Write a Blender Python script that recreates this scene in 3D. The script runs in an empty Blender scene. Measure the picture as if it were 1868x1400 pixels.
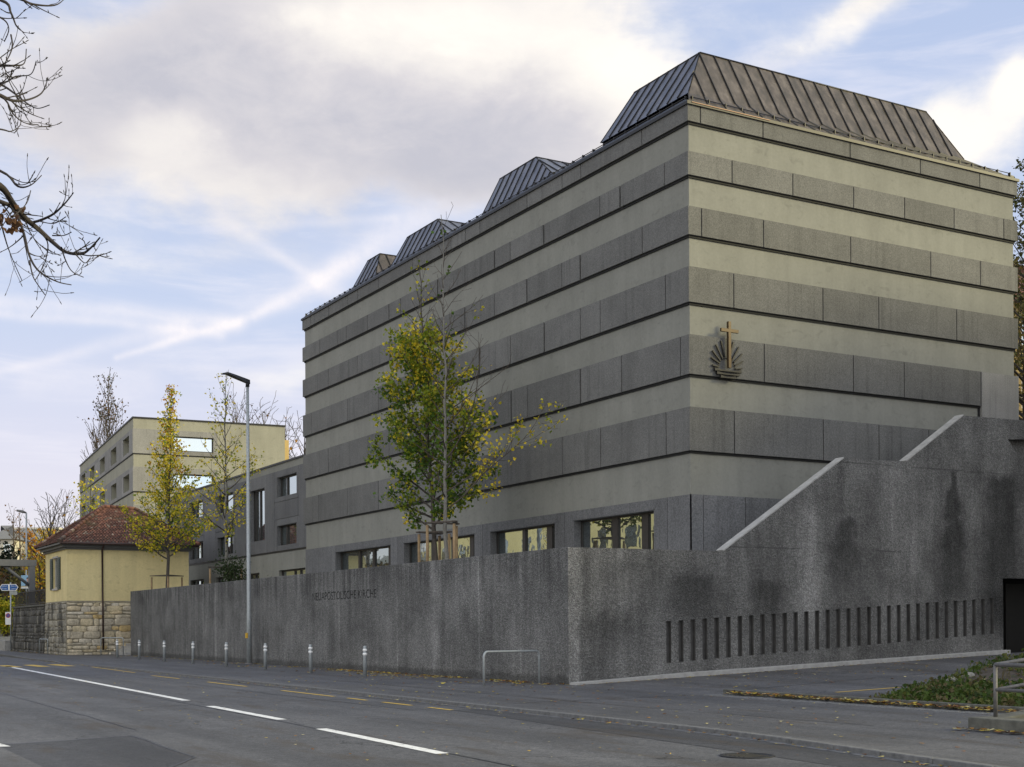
import bpy, bmesh, math, random
from math import sin, cos, pi, radians, sqrt
from mathutils import Vector, Matrix, noise as mnoise
import mathutils.geometry as mgeo

scene = bpy.context.scene
COL = scene.collection
# ------------------------------------------------------------------ camera
FX, CXP, CYP = 2417.5, 934.0, 1140.6        # focal length and principal point in pixels of an 1868 px wide frame
ROLL, YAW = radians(-0.357), radians(29.80)
CAM = Vector((-19.178, -30.413, 1.65))
FWD = Vector((sin(YAW), cos(YAW), 0)); RGT = Vector((cos(YAW), -sin(YAW), 0)); UPV = Vector((0, 0, 1))
cd = bpy.data.cameras.new('camera'); cam = bpy.data.objects.new('camera', cd); COL.objects.link(cam)
cd.sensor_width = 36; cd.sensor_fit = 'HORIZONTAL'; cd.lens = 36 * FX / 1868
cd.shift_y = (CYP - 700) / 1868; cd.shift_x = 0
cd.clip_start = 0.1; cd.clip_end = 5000
r_ = RGT * cos(ROLL) + UPV * sin(ROLL); u_ = UPV * cos(ROLL) - RGT * sin(ROLL)
cam.matrix_world = Matrix(((r_.x, u_.x, -FWD.x, CAM.x), (r_.y, u_.y, -FWD.y, CAM.y), (r_.z, u_.z, -FWD.z, CAM.z), (0, 0, 0, 1)))
scene.camera = cam

def at(px, py, D):
    """world point at depth D metres along the line of sight of a photo pixel"""
    a, b = px - CXP, CYP - py
    u = a * cos(ROLL) - b * sin(ROLL); v = a * sin(ROLL) + b * cos(ROLL)
    return CAM + (FWD + RGT * (u / FX) + UPV * (v / FX)) * D

# ------------------------------------------------------------------ light
SUN_AZ_DIR = Vector((0.78, -0.62, 0)).normalized(); SUN_EL = radians(21)
scene.view_settings.view_transform = 'Standard'; scene.view_settings.look = 'None'
scene.view_settings.exposure = 0.74; scene.view_settings.gamma = 1
sl = bpy.data.lights.new('sun', 'SUN'); sl.energy = 2.5; sl.angle = radians(18); sl.color = (1.0, 0.88, 0.48)
so = bpy.data.objects.new('sun', sl); COL.objects.link(so)
sdir = SUN_AZ_DIR * cos(SUN_EL) + UPV * sin(SUN_EL)
so.rotation_euler = (-sdir).to_track_quat('-Z', 'Y').to_euler(); so.location = (40, -40, 60)

class NT:
    """small helper around a node tree"""
    def __init__(s, nt): s.nt = nt; s.L = nt.links
    def n(s, typ, **kw):
        nd = s.nt.nodes.new(typ)
        for k, v in kw.items():
            if hasattr(nd, k): setattr(nd, k, v)
        return nd
    def put(s, sock, v):
        if v is None: return
        if hasattr(v, 'is_linked') or isinstance(v, bpy.types.NodeSocket): s.L.new(v, sock)
        else: sock.default_value = v
    def math(s, op, a, b=None, c=None, clamp=False):
        nd = s.n('ShaderNodeMath', operation=op); nd.use_clamp = clamp
        s.put(nd.inputs[0], a); s.put(nd.inputs[1], b); s.put(nd.inputs[2], c)
        return nd.outputs[0]
    def dot(s, v, vec):
        nd = s.n('ShaderNodeVectorMath', operation='DOT_PRODUCT'); s.put(nd.inputs[0], v); nd.inputs[1].default_value = vec
        return nd.outputs['Value']
    def noise(s, v, scale, detail=4, rough=0.55, dist=0.0, dims=None):
        nd = s.n('ShaderNodeTexNoise'); nd.inputs['Scale'].default_value = scale; nd.inputs['Detail'].default_value = detail
        nd.inputs['Roughness'].default_value = rough; nd.inputs['Distortion'].default_value = dist
        if v is not None: s.L.new(v, nd.inputs['Vector'])
        return nd.outputs['Fac']
    def scale(s, v, sc, loc=(0, 0, 0)):
        nd = s.n('ShaderNodeMapping'); s.L.new(v, nd.inputs['Vector']); nd.inputs['Scale'].default_value = sc; nd.inputs['Location'].default_value = loc
        return nd.outputs['Vector']
    def ramp(s, f, stops, interp='LINEAR'):
        nd = s.n('ShaderNodeValToRGB'); cr = nd.color_ramp; cr.interpolation = interp
        while len(cr.elements) < len(stops): cr.elements.new(0.5)
        for e, (p, c) in zip(cr.elements, stops):
            e.position = p; e.color = (c[0], c[1], c[2], 1) if hasattr(c, '__len__') else (c, c, c, 1)
        s.L.new(f, nd.inputs['Fac'])
        return nd.outputs['Color']
    def mix(s, f, a, b, mode='MIX'):
        nd = s.n('ShaderNodeMix', data_type='RGBA', blend_type=mode)
        def c(v): return (*v, 1) if isinstance(v, (tuple, list)) and len(v) == 3 else v
        s.put(nd.inputs['Factor'], f); s.put(nd.inputs['A'], c(a)) if False else None
        s.put(nd.inputs[0], f); s.put(nd.inputs[6], c(a)); s.put(nd.inputs[7], c(b))
        return nd.outputs[2]
    def mrange(s, v, a, b, c=0.0, d=1.0, smooth=True):
        nd = s.n('ShaderNodeMapRange', interpolation_type='SMOOTHSTEP' if smooth else 'LINEAR')
        s.L.new(v, nd.inputs[0]); nd.inputs[1].default_value = a; nd.inputs[2].default_value = b
        nd.inputs[3].default_value = c; nd.inputs[4].default_value = d
        return nd.outputs[0]

# ------------------------------------------------------------------ sky
world = bpy.data.worlds.new('World'); scene.world = world; world.use_nodes = True
wt = world.node_tree; wt.nodes.clear(); W = NT(wt)
tc = W.n('ShaderNodeTexCoord').outputs['Generated']
sky = W.n('ShaderNodeTexSky', sky_type='NISHITA'); sky.sun_disc = False; sky.sun_elevation = SUN_EL
sky.sun_rotation = math.atan2(SUN_AZ_DIR.x, SUN_AZ_DIR.y); sky.air_density = 1.0; sky.dust_density = 0.6; sky.ozone_density = 1.0
STR = 0.1
fd = W.dot(tc, FWD); rd = W.dot(tc, RGT); ud = W.dot(tc, UPV)
den = W.math('MAXIMUM', fd, 0.12)
# warp the directions a little so cloud edges stay ragged
w1 = W.n('ShaderNodeTexNoise'); w1.inputs['Scale'].default_value = 5.5; w1.inputs['Detail'].default_value = 5
W.L.new(tc, w1.inputs['Vector'])
sep = W.n('ShaderNodeSeparateColor'); W.L.new(w1.outputs['Color'], sep.inputs[0])
s0 = W.math('DIVIDE', rd, den); t0 = W.math('DIVIDE', ud, den)
sW = W.math('ADD', s0, W.math('MULTIPLY', W.math('SUBTRACT', sep.outputs[0], 0.5), 0.17))
tW = W.math('ADD', t0, W.math('MULTIPLY', W.math('SUBTRACT', sep.outputs[1], 0.5), 0.13))
sS = W.math('ADD', s0, W.math('MULTIPLY', W.math('SUBTRACT', sep.outputs[0], 0.5), 0.022))
tS = W.math('ADD', t0, W.math('MULTIPLY', W.math('SUBTRACT', sep.outputs[1], 0.5), 0.022))
def pxs(px): return (px - CXP) / FX
def pyt(py): return (CYP - py) / FX
def blob(px, py, rx, ry, amp, rot=0):
    ds = W.math('SUBTRACT', sW, pxs(px)); dt = W.math('SUBTRACT', tW, pyt(py))
    if rot:
        c, s_ = cos(radians(rot)), sin(radians(rot))
        a = W.math('ADD', W.math('MULTIPLY', ds, c), W.math('MULTIPLY', dt, s_))
        b = W.math('SUBTRACT', W.math('MULTIPLY', dt, c), W.math('MULTIPLY', ds, s_)); ds, dt = a, b
    ds = W.math('MULTIPLY', ds, FX / rx); dt = W.math('MULTIPLY', dt, FX / ry)
    d2 = W.math('ADD', W.math('MULTIPLY', ds, ds), W.math('MULTIPLY', dt, dt))
    return W.math('MULTIPLY', W.math('EXPONENT', W.math('MULTIPLY', d2, -1.0)), amp)
def streak(x0, y0, x1, y1, wd, amp, wd1=None):
    """a contrail: distance to a segment of the sky"""
    ax, ay, bx, by = pxs(x0), pyt(y0), pxs(x1), pyt(y1)
    L2 = (bx - ax) ** 2 + (by - ay) ** 2
    ps = W.math('SUBTRACT', sS, ax); pt = W.math('SUBTRACT', tS, ay)
    h = W.math('DIVIDE', W.math('ADD', W.math('MULTIPLY', ps, bx - ax), W.math('MULTIPLY', pt, by - ay)), L2, clamp=True)
    ex = W.math('SUBTRACT', ps, W.math('MULTIPLY', h, bx - ax)); ey = W.math('SUBTRACT', pt, W.math('MULTIPLY', h, by - ay))
    d2 = W.math('ADD', W.math('MULTIPLY', ex, ex), W.math('MULTIPLY', ey, ey))
    w_ = W.math('ADD', wd / FX, W.math('MULTIPLY', h, ((wd1 or wd) - wd) / FX))
    q = W.math('DIVIDE', d2, W.math('MULTIPLY', w_, w_))
    return W.math('MULTIPLY', W.math('EXPONENT', W.math('MULTIPLY', q, -1.0)), amp)
def mx(*l):
    r = l[0]
    for x in l[1:]: r = W.math('MAXIMUM', r, x)
    return r
def addall(l):
    r = l[0]
    for x in l[1:]: r = W.math('ADD', r, x)
    return r
front = W.mrange(fd, 0.15, 0.4)
dens = addall([blob(420, 150, 430, 175, 0.95, -6), blob(760, 120, 400, 200, 1.0), blob(1080, 170, 190, 150, 0.62, -25), blob(70, 200, 210, 130, 0.30), blob(90, 445, 230, 40, 0.28),
               blob(400, 315, 300, 60, 0.38), blob(1775, 265, 130, 80, 0.85), blob(1610, 10, 180, 35, 0.45, 12), blob(1866, 155, 50, 50, 0.95), blob(1480, 90, 120, 34, 0.35, 30),
               blob(860, 320, 170, 60, 0.35), blob(560, 640, 190, 40, 0.30), blob(300, 640, 160, 26, 0.2)])
ctc = W.scale(tc, (1, 1, 1.9))
cn = W.noise(ctc, 6.5, 9, 0.60, 0.35); cn2 = W.noise(W.scale(tc, (1, 1, 1.9), (3.1, 1.7, 0.4)), 19.0, 6, 0.62, 0.3)
nz_ = W.math('ADD', W.math('MULTIPLY', W.math('SUBTRACT', cn, 0.5), 1.25), W.math('MULTIPLY', W.math('SUBTRACT', cn2, 0.5), 0.52))
dens2 = W.math('ADD', dens, W.math('MULTIPLY', nz_, W.mrange(dens, 0.0, 0.45, 0.45, 1.0)))
cn_back = W.mrange(W.noise(W.scale(tc, (1, 1, 2.2)), 2.2, 6, 0.6), 0.40, 0.62)
cl_front = W.mrange(dens2, 0.06, 0.78)
cl = W.math('ADD', W.math('MULTIPLY', cl_front, front), W.math('MULTIPLY', cn_back, W.math('SUBTRACT', 1.0, front)))
wisp = W.mrange(W.noise(W.scale(tc, (1, 1, 6.0)), 6.0, 8, 0.62, 0.6), 0.42, 0.74)
st = addall([mx(streak(215, 646, 460, 566, 6, 0.42, 11), streak(460, 566, 640, 478, 11, 0.55, 22), streak(640, 478, 880, 312, 22, 0.50, 54)), streak(300, 615, 640, 470, 26, 0.15, 44),
             mx(streak(405, 388, 540, 478, 15, 0.36, 11), streak(540, 478, 640, 545, 11, 0.36, 20)), streak(-50, 535, 430, 580, 20, 0.42, 15), streak(-20, 560, 400, 600, 9, 0.3, 10),
             streak(0, 668, 330, 590, 8, 0.32, 18), streak(380, 408, 720, 398, 12, 0.22, 9), streak(60, 690, 260, 690, 26, 0.22, 36), streak(430, 700, 560, 650, 20, .2, 30)])
fib = W.noise(W.scale(tc, (14, 14, 14)), 3.0, 6, 0.65)
st = W.math('MULTIPLY', W.math('MULTIPLY', st, front), W.math('ADD', 0.25, W.math('MULTIPLY', fib, 1.5)), clamp=True)
# cloud tone: lilac grey undersides, cream where light comes through
lit = addall([blob(900, 70, 300, 95, 0.85), blob(330, 235, 110, 60, 0.5), blob(1150, 160, 140, 110, 0.5), blob(1780, 265, 200, 130, 1.1), blob(1866, 155, 90, 90, 1.0), blob(400, 320, 260, 50, 0.35), blob(90, 445, 220, 70, 0.6), blob(1500, 60, 250, 80, 0.6), blob(560, 640, 200, 60, .7), blob(640, 30, 160, 60, .45)])
thin = W.mrange(dens2, 1.25, 0.35, 0.0, 0.42)
lit2 = addall([W.math('MULTIPLY', lit, front), thin, W.math('MULTIPLY', nz_, 0.75), W.math('MULTIPLY', W.math('SUBTRACT', cn2, 0.5), 0.35)])
lit2 = W.math('MULTIPLY', lit2, 1.0, clamp=True)
ccol = W.ramp(lit2, [(0.0, (0.50, 0.50, 0.565)), (0.30, (0.62, 0.60, 0.635)), (0.65, (0.80, 0.765, 0.745)), (1.0, (0.95, 0.90, 0.84))])
# clear sky: the Sky Texture with a thin pale veil towards the horizon
skyc = W.mix(1.0, sky.outputs[0], (STR * 0.62, STR * 0.60, STR * 0.60), 'MULTIPLY')
veil = W.ramp(W.math('MULTIPLY', ud, 1.6, clamp=True), [(0.0, (0.82, 0.78, 0.80)), (0.17, (0.79, 0.765, 0.89)), (0.36, (0.60, 0.68, 0.89)), (0.75, (0.47, 0.575, 0.83)), (1.0, (0.32, 0.42, 0.66))])
clear = W.mix(0.80, skyc, veil)
clear = W.mix(W.math('MULTIPLY', wisp, 0.42), clear, (0.84, 0.815, 0.87))
withst = W.mix(st, clear, (0.87, 0.83, 0.86))
final = W.mix(cl, withst, ccol)
# the sky on the sun's side, behind the camera, is a bright broken overcast
bk = W.mrange(fd, 0.55, -0.35)
gcol = W.n('ShaderNodeCombineColor')
for k, (g0, g1) in enumerate(((0.70, 0.64), (0.70, 0.635), (0.695, 0.53))): W.L.new(W.math('MULTIPLY', W.math('ADD', g0, W.math('MULTIPLY', bk, g1)), 1 / STR), gcol.inputs[k])
final = W.mix(1.0, final, gcol.outputs[0], 'MULTIPLY')
bg = W.n('ShaderNodeBackground'); bg.inputs['Strength'].default_value = STR; W.L.new(final, bg.inputs['Color'])
W.L.new(bg.outputs[0], W.n('ShaderNodeOutputWorld').inputs[0])

# ------------------------------------------------------------------ helpers: meshes and things
OFF = {}
class MB:
    def __init__(s): s.v = []; s.f = []; s.m = []; s.sm = []; s.c = None
    def poly(s, pts, m=0, smooth=False):
        i = len(s.v); s.v += [tuple(p) for p in pts]; s.f.append(tuple(range(i, i + len(pts)))); s.m.append(m); s.sm.append(smooth)
    def hexa(s, p, m=0):
        """eight corners: bottom loop then top loop"""
        i = len(s.v); s.v += [tuple(q) for q in p]
        for f in ((0, 3, 2, 1), (4, 5, 6, 7), (0, 1, 5, 4), (1, 2, 6, 5), (2, 3, 7, 6), (3, 0, 4, 7)):
            s.f.append(tuple(i + k for k in f)); s.m.append(m); s.sm.append(False)
    def box(s, x0, x1, y0, y1, z0, z1, m=0):
        s.hexa([(x0, y0, z0), (x1, y0, z0), (x1, y1, z0), (x0, y1, z0), (x0, y0, z1), (x1, y0, z1), (x1, y1, z1), (x0, y1, z1)], m)
    def boxf(s, P, u0, u1, v0, v1, w0, w1, m=0):
        s.hexa([P(u0, v0, w0), P(u1, v0, w0), P(u1, v0, w1), P(u0, v0, w1), P(u0, v1, w0), P(u1, v1, w0), P(u1, v1, w1), P(u0, v1, w1)], m)
    def prism(s, pts, vec, m=0, mside=None):
        n = len(pts); vec = Vector(vec); i = len(s.v)
        s.v += [tuple(p) for p in pts] + [tuple(Vector(p) + vec) for p in pts]
        s.f.append(tuple(range(i, i + n))); s.m.append(m); s.sm.append(False)
        s.f.append(tuple(range(i + 2 * n - 1, i + n - 1, -1))); s.m.append(m); s.sm.append(False)
        for k in range(n):
            k2 = (k + 1) % n
            s.f.append((i + k, i + n + k, i + n + k2, i + k2)); s.m.append(m if mside is None else mside); s.sm.append(False)
    def tube(s, pts, rad, k=6, m=0, cap=True, smooth=True):
        pts = [Vector(p) for p in pts]; n = len(pts)
        if not hasattr(rad, '__len__'): rad = [rad] * n
        i0 = len(s.v); prev = None
        for j, p in enumerate(pts):
            d = (pts[min(j + 1, n - 1)] - pts[max(j - 1, 0)])
            d = d.normalized() if d.length > 1e-9 else Vector((0, 0, 1))
            if prev is None:
                a = d.orthogonal().normalized()
            else:
                a = prev - d * prev.dot(d)
                a = a.normalized() if a.length > 1e-6 else d.orthogonal().normalized()
            prev = a; b = d.cross(a)
            for q in range(k):
                t = 2 * pi * q / k
                s.v.append(tuple(p + (a * cos(t) + b * sin(t)) * rad[j]))
        for j in range(n - 1):
            for q in range(k):
                q2 = (q + 1) % k
                s.f.append((i0 + j * k + q, i0 + j * k + q2, i0 + (j + 1) * k + q2, i0 + (j + 1) * k + q)); s.m.append(m); s.sm.append(smooth)
        if cap:
            s.f.append(tuple(i0 + q for q in range(k - 1, -1, -1))); s.m.append(m); s.sm.append(False)
            s.f.append(tuple(i0 + (n - 1) * k + q for q in range(k))); s.m.append(m); s.sm.append(False)
    def lathe(s, prof, c, k=12, m=0, mats=None):
        """prof: (r, z) list round a vertical axis at c"""
        i0 = len(s.v); n = len(prof)
        for r, z in prof:
            for q in range(k): s.v.append((c[0] + r * cos(2 * pi * q / k), c[1] + r * sin(2 * pi * q / k), c[2] + z))
        for j in range(n - 1):
            for q in range(k):
                q2 = (q + 1) % k
                s.f.append((i0 + j * k + q, i0 + j * k + q2, i0 + (j + 1) * k + q2, i0 + (j + 1) * k + q)); s.m.append(mats[j] if mats else m); s.sm.append(True)
        s.f.append(tuple(i0 + (n - 1) * k + q for q in range(k))); s.m.append(mats[-1] if mats else m); s.sm.append(False)
        s.f.append(tuple(i0 + q for q in range(k - 1, -1, -1))); s.m.append(m); s.sm.append(False)
    def build(s, name, mats, parent=None, loc=None, fix=True, local=False, bevel=0):
        if not isinstance(mats, (list, tuple)): mats = [mats]
        if parent is not None: off = Vector((0, 0, 0)) if local else OFF.get(parent.name, Vector((0, 0, 0)))
        else: off = Vector(loc) if loc is not None else Vector((0, 0, 0))
        me = bpy.data.meshes.new(name)
        me.from_pydata([(x - off.x, y - off.y, z - off.z) for x, y, z in s.v], [], s.f)
        for mt in mats: me.materials.append(mt)
        me.polygons.foreach_set('material_index', s.m); me.polygons.foreach_set('use_smooth', s.sm)
        if s.c is not None:
            at_ = me.attributes.new('leaf_color', 'FLOAT_COLOR', 'POINT')
            at_.data.foreach_set('color', [x for c in s.c for x in (c[0], c[1], c[2], 1.0)])
        if fix:
            bm = bmesh.new(); bm.from_mesh(me); bmesh.ops.recalc_face_normals(bm, faces=bm.faces)
            if bevel:
                bmesh.ops.remove_doubles(bm, verts=bm.verts, dist=0.0005)
                es = [e for e in bm.edges if len(e.link_faces) == 2 and e.calc_face_angle(0) > 0.6]
                bmesh.ops.bevel(bm, geom=es, offset=bevel, segments=2, profile=0.5, affect='EDGES', clamp_overlap=True)
            bm.to_mesh(me); bm.free()
        me.update()
        o = bpy.data.objects.new(name, me); COL.objects.link(o)
        if parent is not None: o.parent = parent
        elif loc is not None: o.location = loc
        OFF[o.name] = off
        return o

def tag(o, label=None, cat=None, group=None, kind=None):
    if label: o['label'] = label
    if cat: o['category'] = cat
    if group: o['group'] = group
    if kind: o['kind'] = kind
    return o
def thing(name, label, cat, loc, group=None, rot=0.0):
    o = bpy.data.objects.new(name, None); o.empty_display_size = 0.3; COL.objects.link(o)
    o.location = loc; o.rotation_euler = (0, 0, rot); OFF[o.name] = Vector(loc)
    return tag(o, label, cat, group)
def copy_tree(o, parent=None):
    c = o.copy(); COL.objects.link(c)
    if parent is not None: c.parent = parent
    for ch in list(o.children): copy_tree(ch, c)
    return c

# ------------------------------------------------------------------ materials
def new_mat(name):
    m = bpy.data.materials.new(name); m.use_nodes = True; m.node_tree.nodes.clear()
    T = NT(m.node_tree)
    out = T.n('ShaderNodeOutputMaterial'); b = T.n('ShaderNodeBsdfPrincipled'); T.L.new(b.outputs[0], out.inputs[0])
    T.b = b; T.out = out; T.co = T.n('ShaderNodeTexCoord').outputs['Object']
    return m, T
def bump(T, h, strength, dist=0.02):
    nd = T.n('ShaderNodeBump'); nd.inputs['Strength'].default_value = strength; nd.inputs['Distance'].default_value = dist
    T.L.new(h, nd.inputs['Height']); T.L.new(nd.outputs[0], T.b.inputs['Normal'])
def simple(name, col, rough=0.6, metal=0.0, var=0.12, sc=6.0, bmp=0.0, bsc=60.0, spec=None):
    m, T = new_mat(name)
    f = T.noise(T.co, sc, 5, 0.6)
    c = T.ramp(f, [(0.25, [x * (1 - var) for x in col]), (0.75, [min(1, x * (1 + var)) for x in col])])
    T.L.new(c, T.b.inputs['Base Color']); T.b.inputs['Roughness'].default_value = rough; T.b.inputs['Metallic'].default_value = metal
    if spec is not None: T.b.inputs['Specular IOR Level'].default_value = spec
    if bmp: bump(T, T.noise(T.co, bsc, 3), bmp)
    return m

def plaster(name, col):
    m, T = new_mat(name)
    big = T.noise(T.co, 0.45, 6, 0.62); st = T.noise(T.scale(T.co, (1.2, 1.2, 0.12)), 1.6, 5, 0.6); fine = T.noise(T.co, 9, 6, 0.7)
    c = T.ramp(big, [(0.30, [x * 0.88 for x in col]), (0.72, [x * 1.07 for x in col])])
    c = T.mix(0.5, c, T.ramp(st, [(0.35, 0.80), (0.65, 1.0)]), 'MULTIPLY')
    c = T.mix(0.55, c, T.ramp(fine, [(0.3, 0.80), (0.62, 1.0)]), 'MULTIPLY')
    smear = T.noise(T.scale(T.co, (1, 1, 1.6), (3, 1, 2)), 2.4, 4, 0.6, 0.8)
    c = T.mix(0.5, c, T.ramp(smear, [(0.58, 1.0), (0.70, 0.72)]), 'MULTIPLY')
    T.L.new(c, T.b.inputs['Base Color']); T.b.inputs['Roughness'].default_value = 0.92; T.b.inputs['Specular IOR Level'].default_value = 0.2
    bump(T, T.noise(T.co, 28, 4, 0.6), 0.25, 0.01)
    return m

def panelmat(name, col, grain=150):
    """fair-faced concrete panel with fine aggregate, vertical wash marks and a tone of its own per slab"""
    m, T = new_mat(name)
    isl = T.n('ShaderNodeNewGeometry').outputs['Random Per Island']
    big = T.noise(T.co, 0.7, 5, 0.6); st = T.noise(T.scale(T.co, (2.2, 2.2, 0.10)), 2.0, 5, 0.65); fine = T.noise(T.co, grain * 0.22, 3, 0.7)
    c = T.ramp(big, [(0.3, [x * 0.87 for x in col]), (0.7, [x * 1.10 for x in col])])
    c = T.mix(0.75, c, T.ramp(st, [(0.30, 0.66), (0.46, 0.95), (0.62, 1.0)]), 'MULTIPLY')
    c = T.mix(0.9, c, T.ramp(fine, [(0.30, 0.58), (0.50, 0.96), (0.70, 1.40)]), 'MULTIPLY')
    c = T.mix(0.9, c, T.ramp(isl, [(0.0, 0.84), (1.0, 1.10)]), 'MULTIPLY')
    T.L.new(c, T.b.inputs['Base Color']); T.b.inputs['Roughness'].default_value = 0.85; T.b.inputs['Specular IOR Level'].default_value = 0.25
    bump(T, fine, 0.35, 0.008)
    return m

def roughconcrete(name, base, stains=(), pours=(), vjoints=(), rim=None):
    """bush-hammered exposed aggregate with rain streaks and damp stains"""
    m, T = new_mat(name)
    vor = T.n('ShaderNodeTexVoronoi'); vor.inputs['Scale'].default_value = 26; T.L.new(T.co, vor.inputs['Vector'])
    sepc = T.n('ShaderNodeSeparateColor'); T.L.new(vor.outputs['Color'], sepc.inputs[0])
    grain = T.noise(T.co, 55, 3, 0.7); mid = T.noise(T.co, 14, 4, 0.7)
    big = T.noise(T.co, 0.55, 5, 0.6, 0.3); st = T.noise(T.scale(T.co, (0.8, 0.8, 0.10)), 1.2, 5, 0.55, 0.4); st2 = T.noise(T.scale(T.co, (2.2, 2.2, 0.22), (7, 2, 0)), 1.6, 4, 0.6, 0.5)
    c = T.ramp(big, [(0.30, [x * 0.66 for x in base]), (0.5, base), (0.72, [x * 1.30 for x in base])])
    c = T.mix(T.mrange(T.noise(T.scale(T.co, (1, 1, .5)), 0.35, 3, 0.5), 0.38, 0.62, 0.25, 0.85), c, T.ramp(st, [(0.30, 0.55), (0.47, 0.92), (0.60, 1.05), (0.74, 1.5)]), 'MULTIPLY')
    c = T.mix(0.55, c, T.ramp(st2, [(0.35, 0.72), (0.6, 1.0), (0.75, 1.3)]), 'MULTIPLY')
    c = T.mix(0.85, c, T.ramp(grain, [(0.30, 0.42), (0.50, 0.95), (0.68, 1.75)]), 'MULTIPLY')
    c = T.mix(0.7, c, T.ramp(sepc.outputs[0], [(0.0, 0.60), (0.6, 1.0), (1.0, 1.45)]), 'MULTIPLY')
    c = T.mix(0.6, c, T.ramp(mid, [(0.3, 0.66), (0.55, 1.0), (0.72, 1.3)]), 'MULTIPLY')
    if stains:
        sx = T.n('ShaderNodeSeparateXYZ'); T.L.new(T.co, sx.inputs[0])
        wob = T.math('MULTIPLY', T.math('SUBTRACT', T.noise(T.co, 1.6, 5, 0.6), 0.5), 0.9)
        for ax, a0, ztop, zbot, w0, w1, dark in stains:
            a = T.math('ABSOLUTE', T.math('SUBTRACT', T.math('ADD', sx.outputs[ax], wob), a0))
            k = T.math('DIVIDE', T.math('SUBTRACT', ztop, sx.outputs[2]), ztop - zbot, clamp=True)
            wd = T.math('ADD', w0, T.math('MULTIPLY', k, w1 - w0))
            inside = T.mrange(T.math('DIVIDE', a, wd), 0.35, 1.35, 1.0, 0.0)
            gate = T.math('MULTIPLY', T.mrange(T.math('ADD', sx.outputs[2], wob), ztop + 0.05, ztop - 0.25), T.mrange(sx.outputs[2], zbot - 1.2, zbot + 0.6))
            c = T.mix(T.math('MULTIPLY', inside, gate), c, T.mix(1.0, c, (dark, dark, dark), 'MULTIPLY'))
    if vjoints:    # limewashed leaks at the vertical formwork joints and dirt running from the coping
        sy = T.n('ShaderNodeSeparateXYZ'); T.L.new(T.co, sy.inputs[0]); wv_ = T.math('MULTIPLY', T.math('SUBTRACT', T.noise(T.scale(T.co, (1, 1, .5)), 2.2, 4, 0.6), 0.5), 0.10)
        for y_, wd_, k_ in vjoints:
            dy_ = T.math('ABSOLUTE', T.math('SUBTRACT', T.math('ADD', sy.outputs[1], wv_), y_))
            c = T.mix(T.math('MULTIPLY', T.mrange(dy_, wd_ * .3, wd_, 0.75, 0.0), T.mrange(T.noise(T.scale(T.co, (1, 1, .6), (0, y_, 0)), 1.1, 3, 0.6), 0.36, 0.56)), c, T.mix(1.0, c, (k_, k_, k_), 'MULTIPLY'))
        drip = T.noise(T.scale(T.co, (2.6, 2.6, .05), (1, 4, 0)), 1.7, 5, 0.65)
        dm_ = T.math('MULTIPLY', T.mrange(T.math('ADD', sy.outputs[2], T.math('MULTIPLY', drip, 2.2)), rim + .55, rim + 1.25), T.mrange(drip, 0.42, 0.60))
        c = T.mix(T.math('MULTIPLY', dm_, 0.65), c, T.mix(1.0, c, (.45, .45, .46), 'MULTIPLY'))
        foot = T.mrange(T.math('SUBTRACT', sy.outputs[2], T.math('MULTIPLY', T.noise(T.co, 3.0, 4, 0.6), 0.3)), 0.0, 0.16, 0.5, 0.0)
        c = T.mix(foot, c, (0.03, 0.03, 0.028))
    if pours:      # joints between pours
        for zp in pours:
            dz_ = T.math('ABSOLUTE', T.math('SUBTRACT', T.math('ADD', sx.outputs[2], T.math('MULTIPLY', T.math('SUBTRACT', T.noise(T.co, 2.0, 4, 0.6), 0.5), 0.06)), zp))
            c = T.mix(T.math('MULTIPLY', T.mrange(dz_, 0.008, 0.03, 0.6, 0.0), T.mrange(T.noise(T.co, 0.6, 3, 0.5), 0.40, 0.55)), c, (0.05, 0.05, 0.048))
    T.L.new(c, T.b.inputs['Base Color']); T.b.inputs['Roughness'].default_value = 0.95; T.b.inputs['Specular IOR Level'].default_value = 0.15
    hh = T.math('ADD', T.math('MULTIPLY', grain, 0.6), T.math('MULTIPLY', vor.outputs['Distance'], 1.2))
    bump(T, hh, 0.9, 0.03)
    return m

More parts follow.
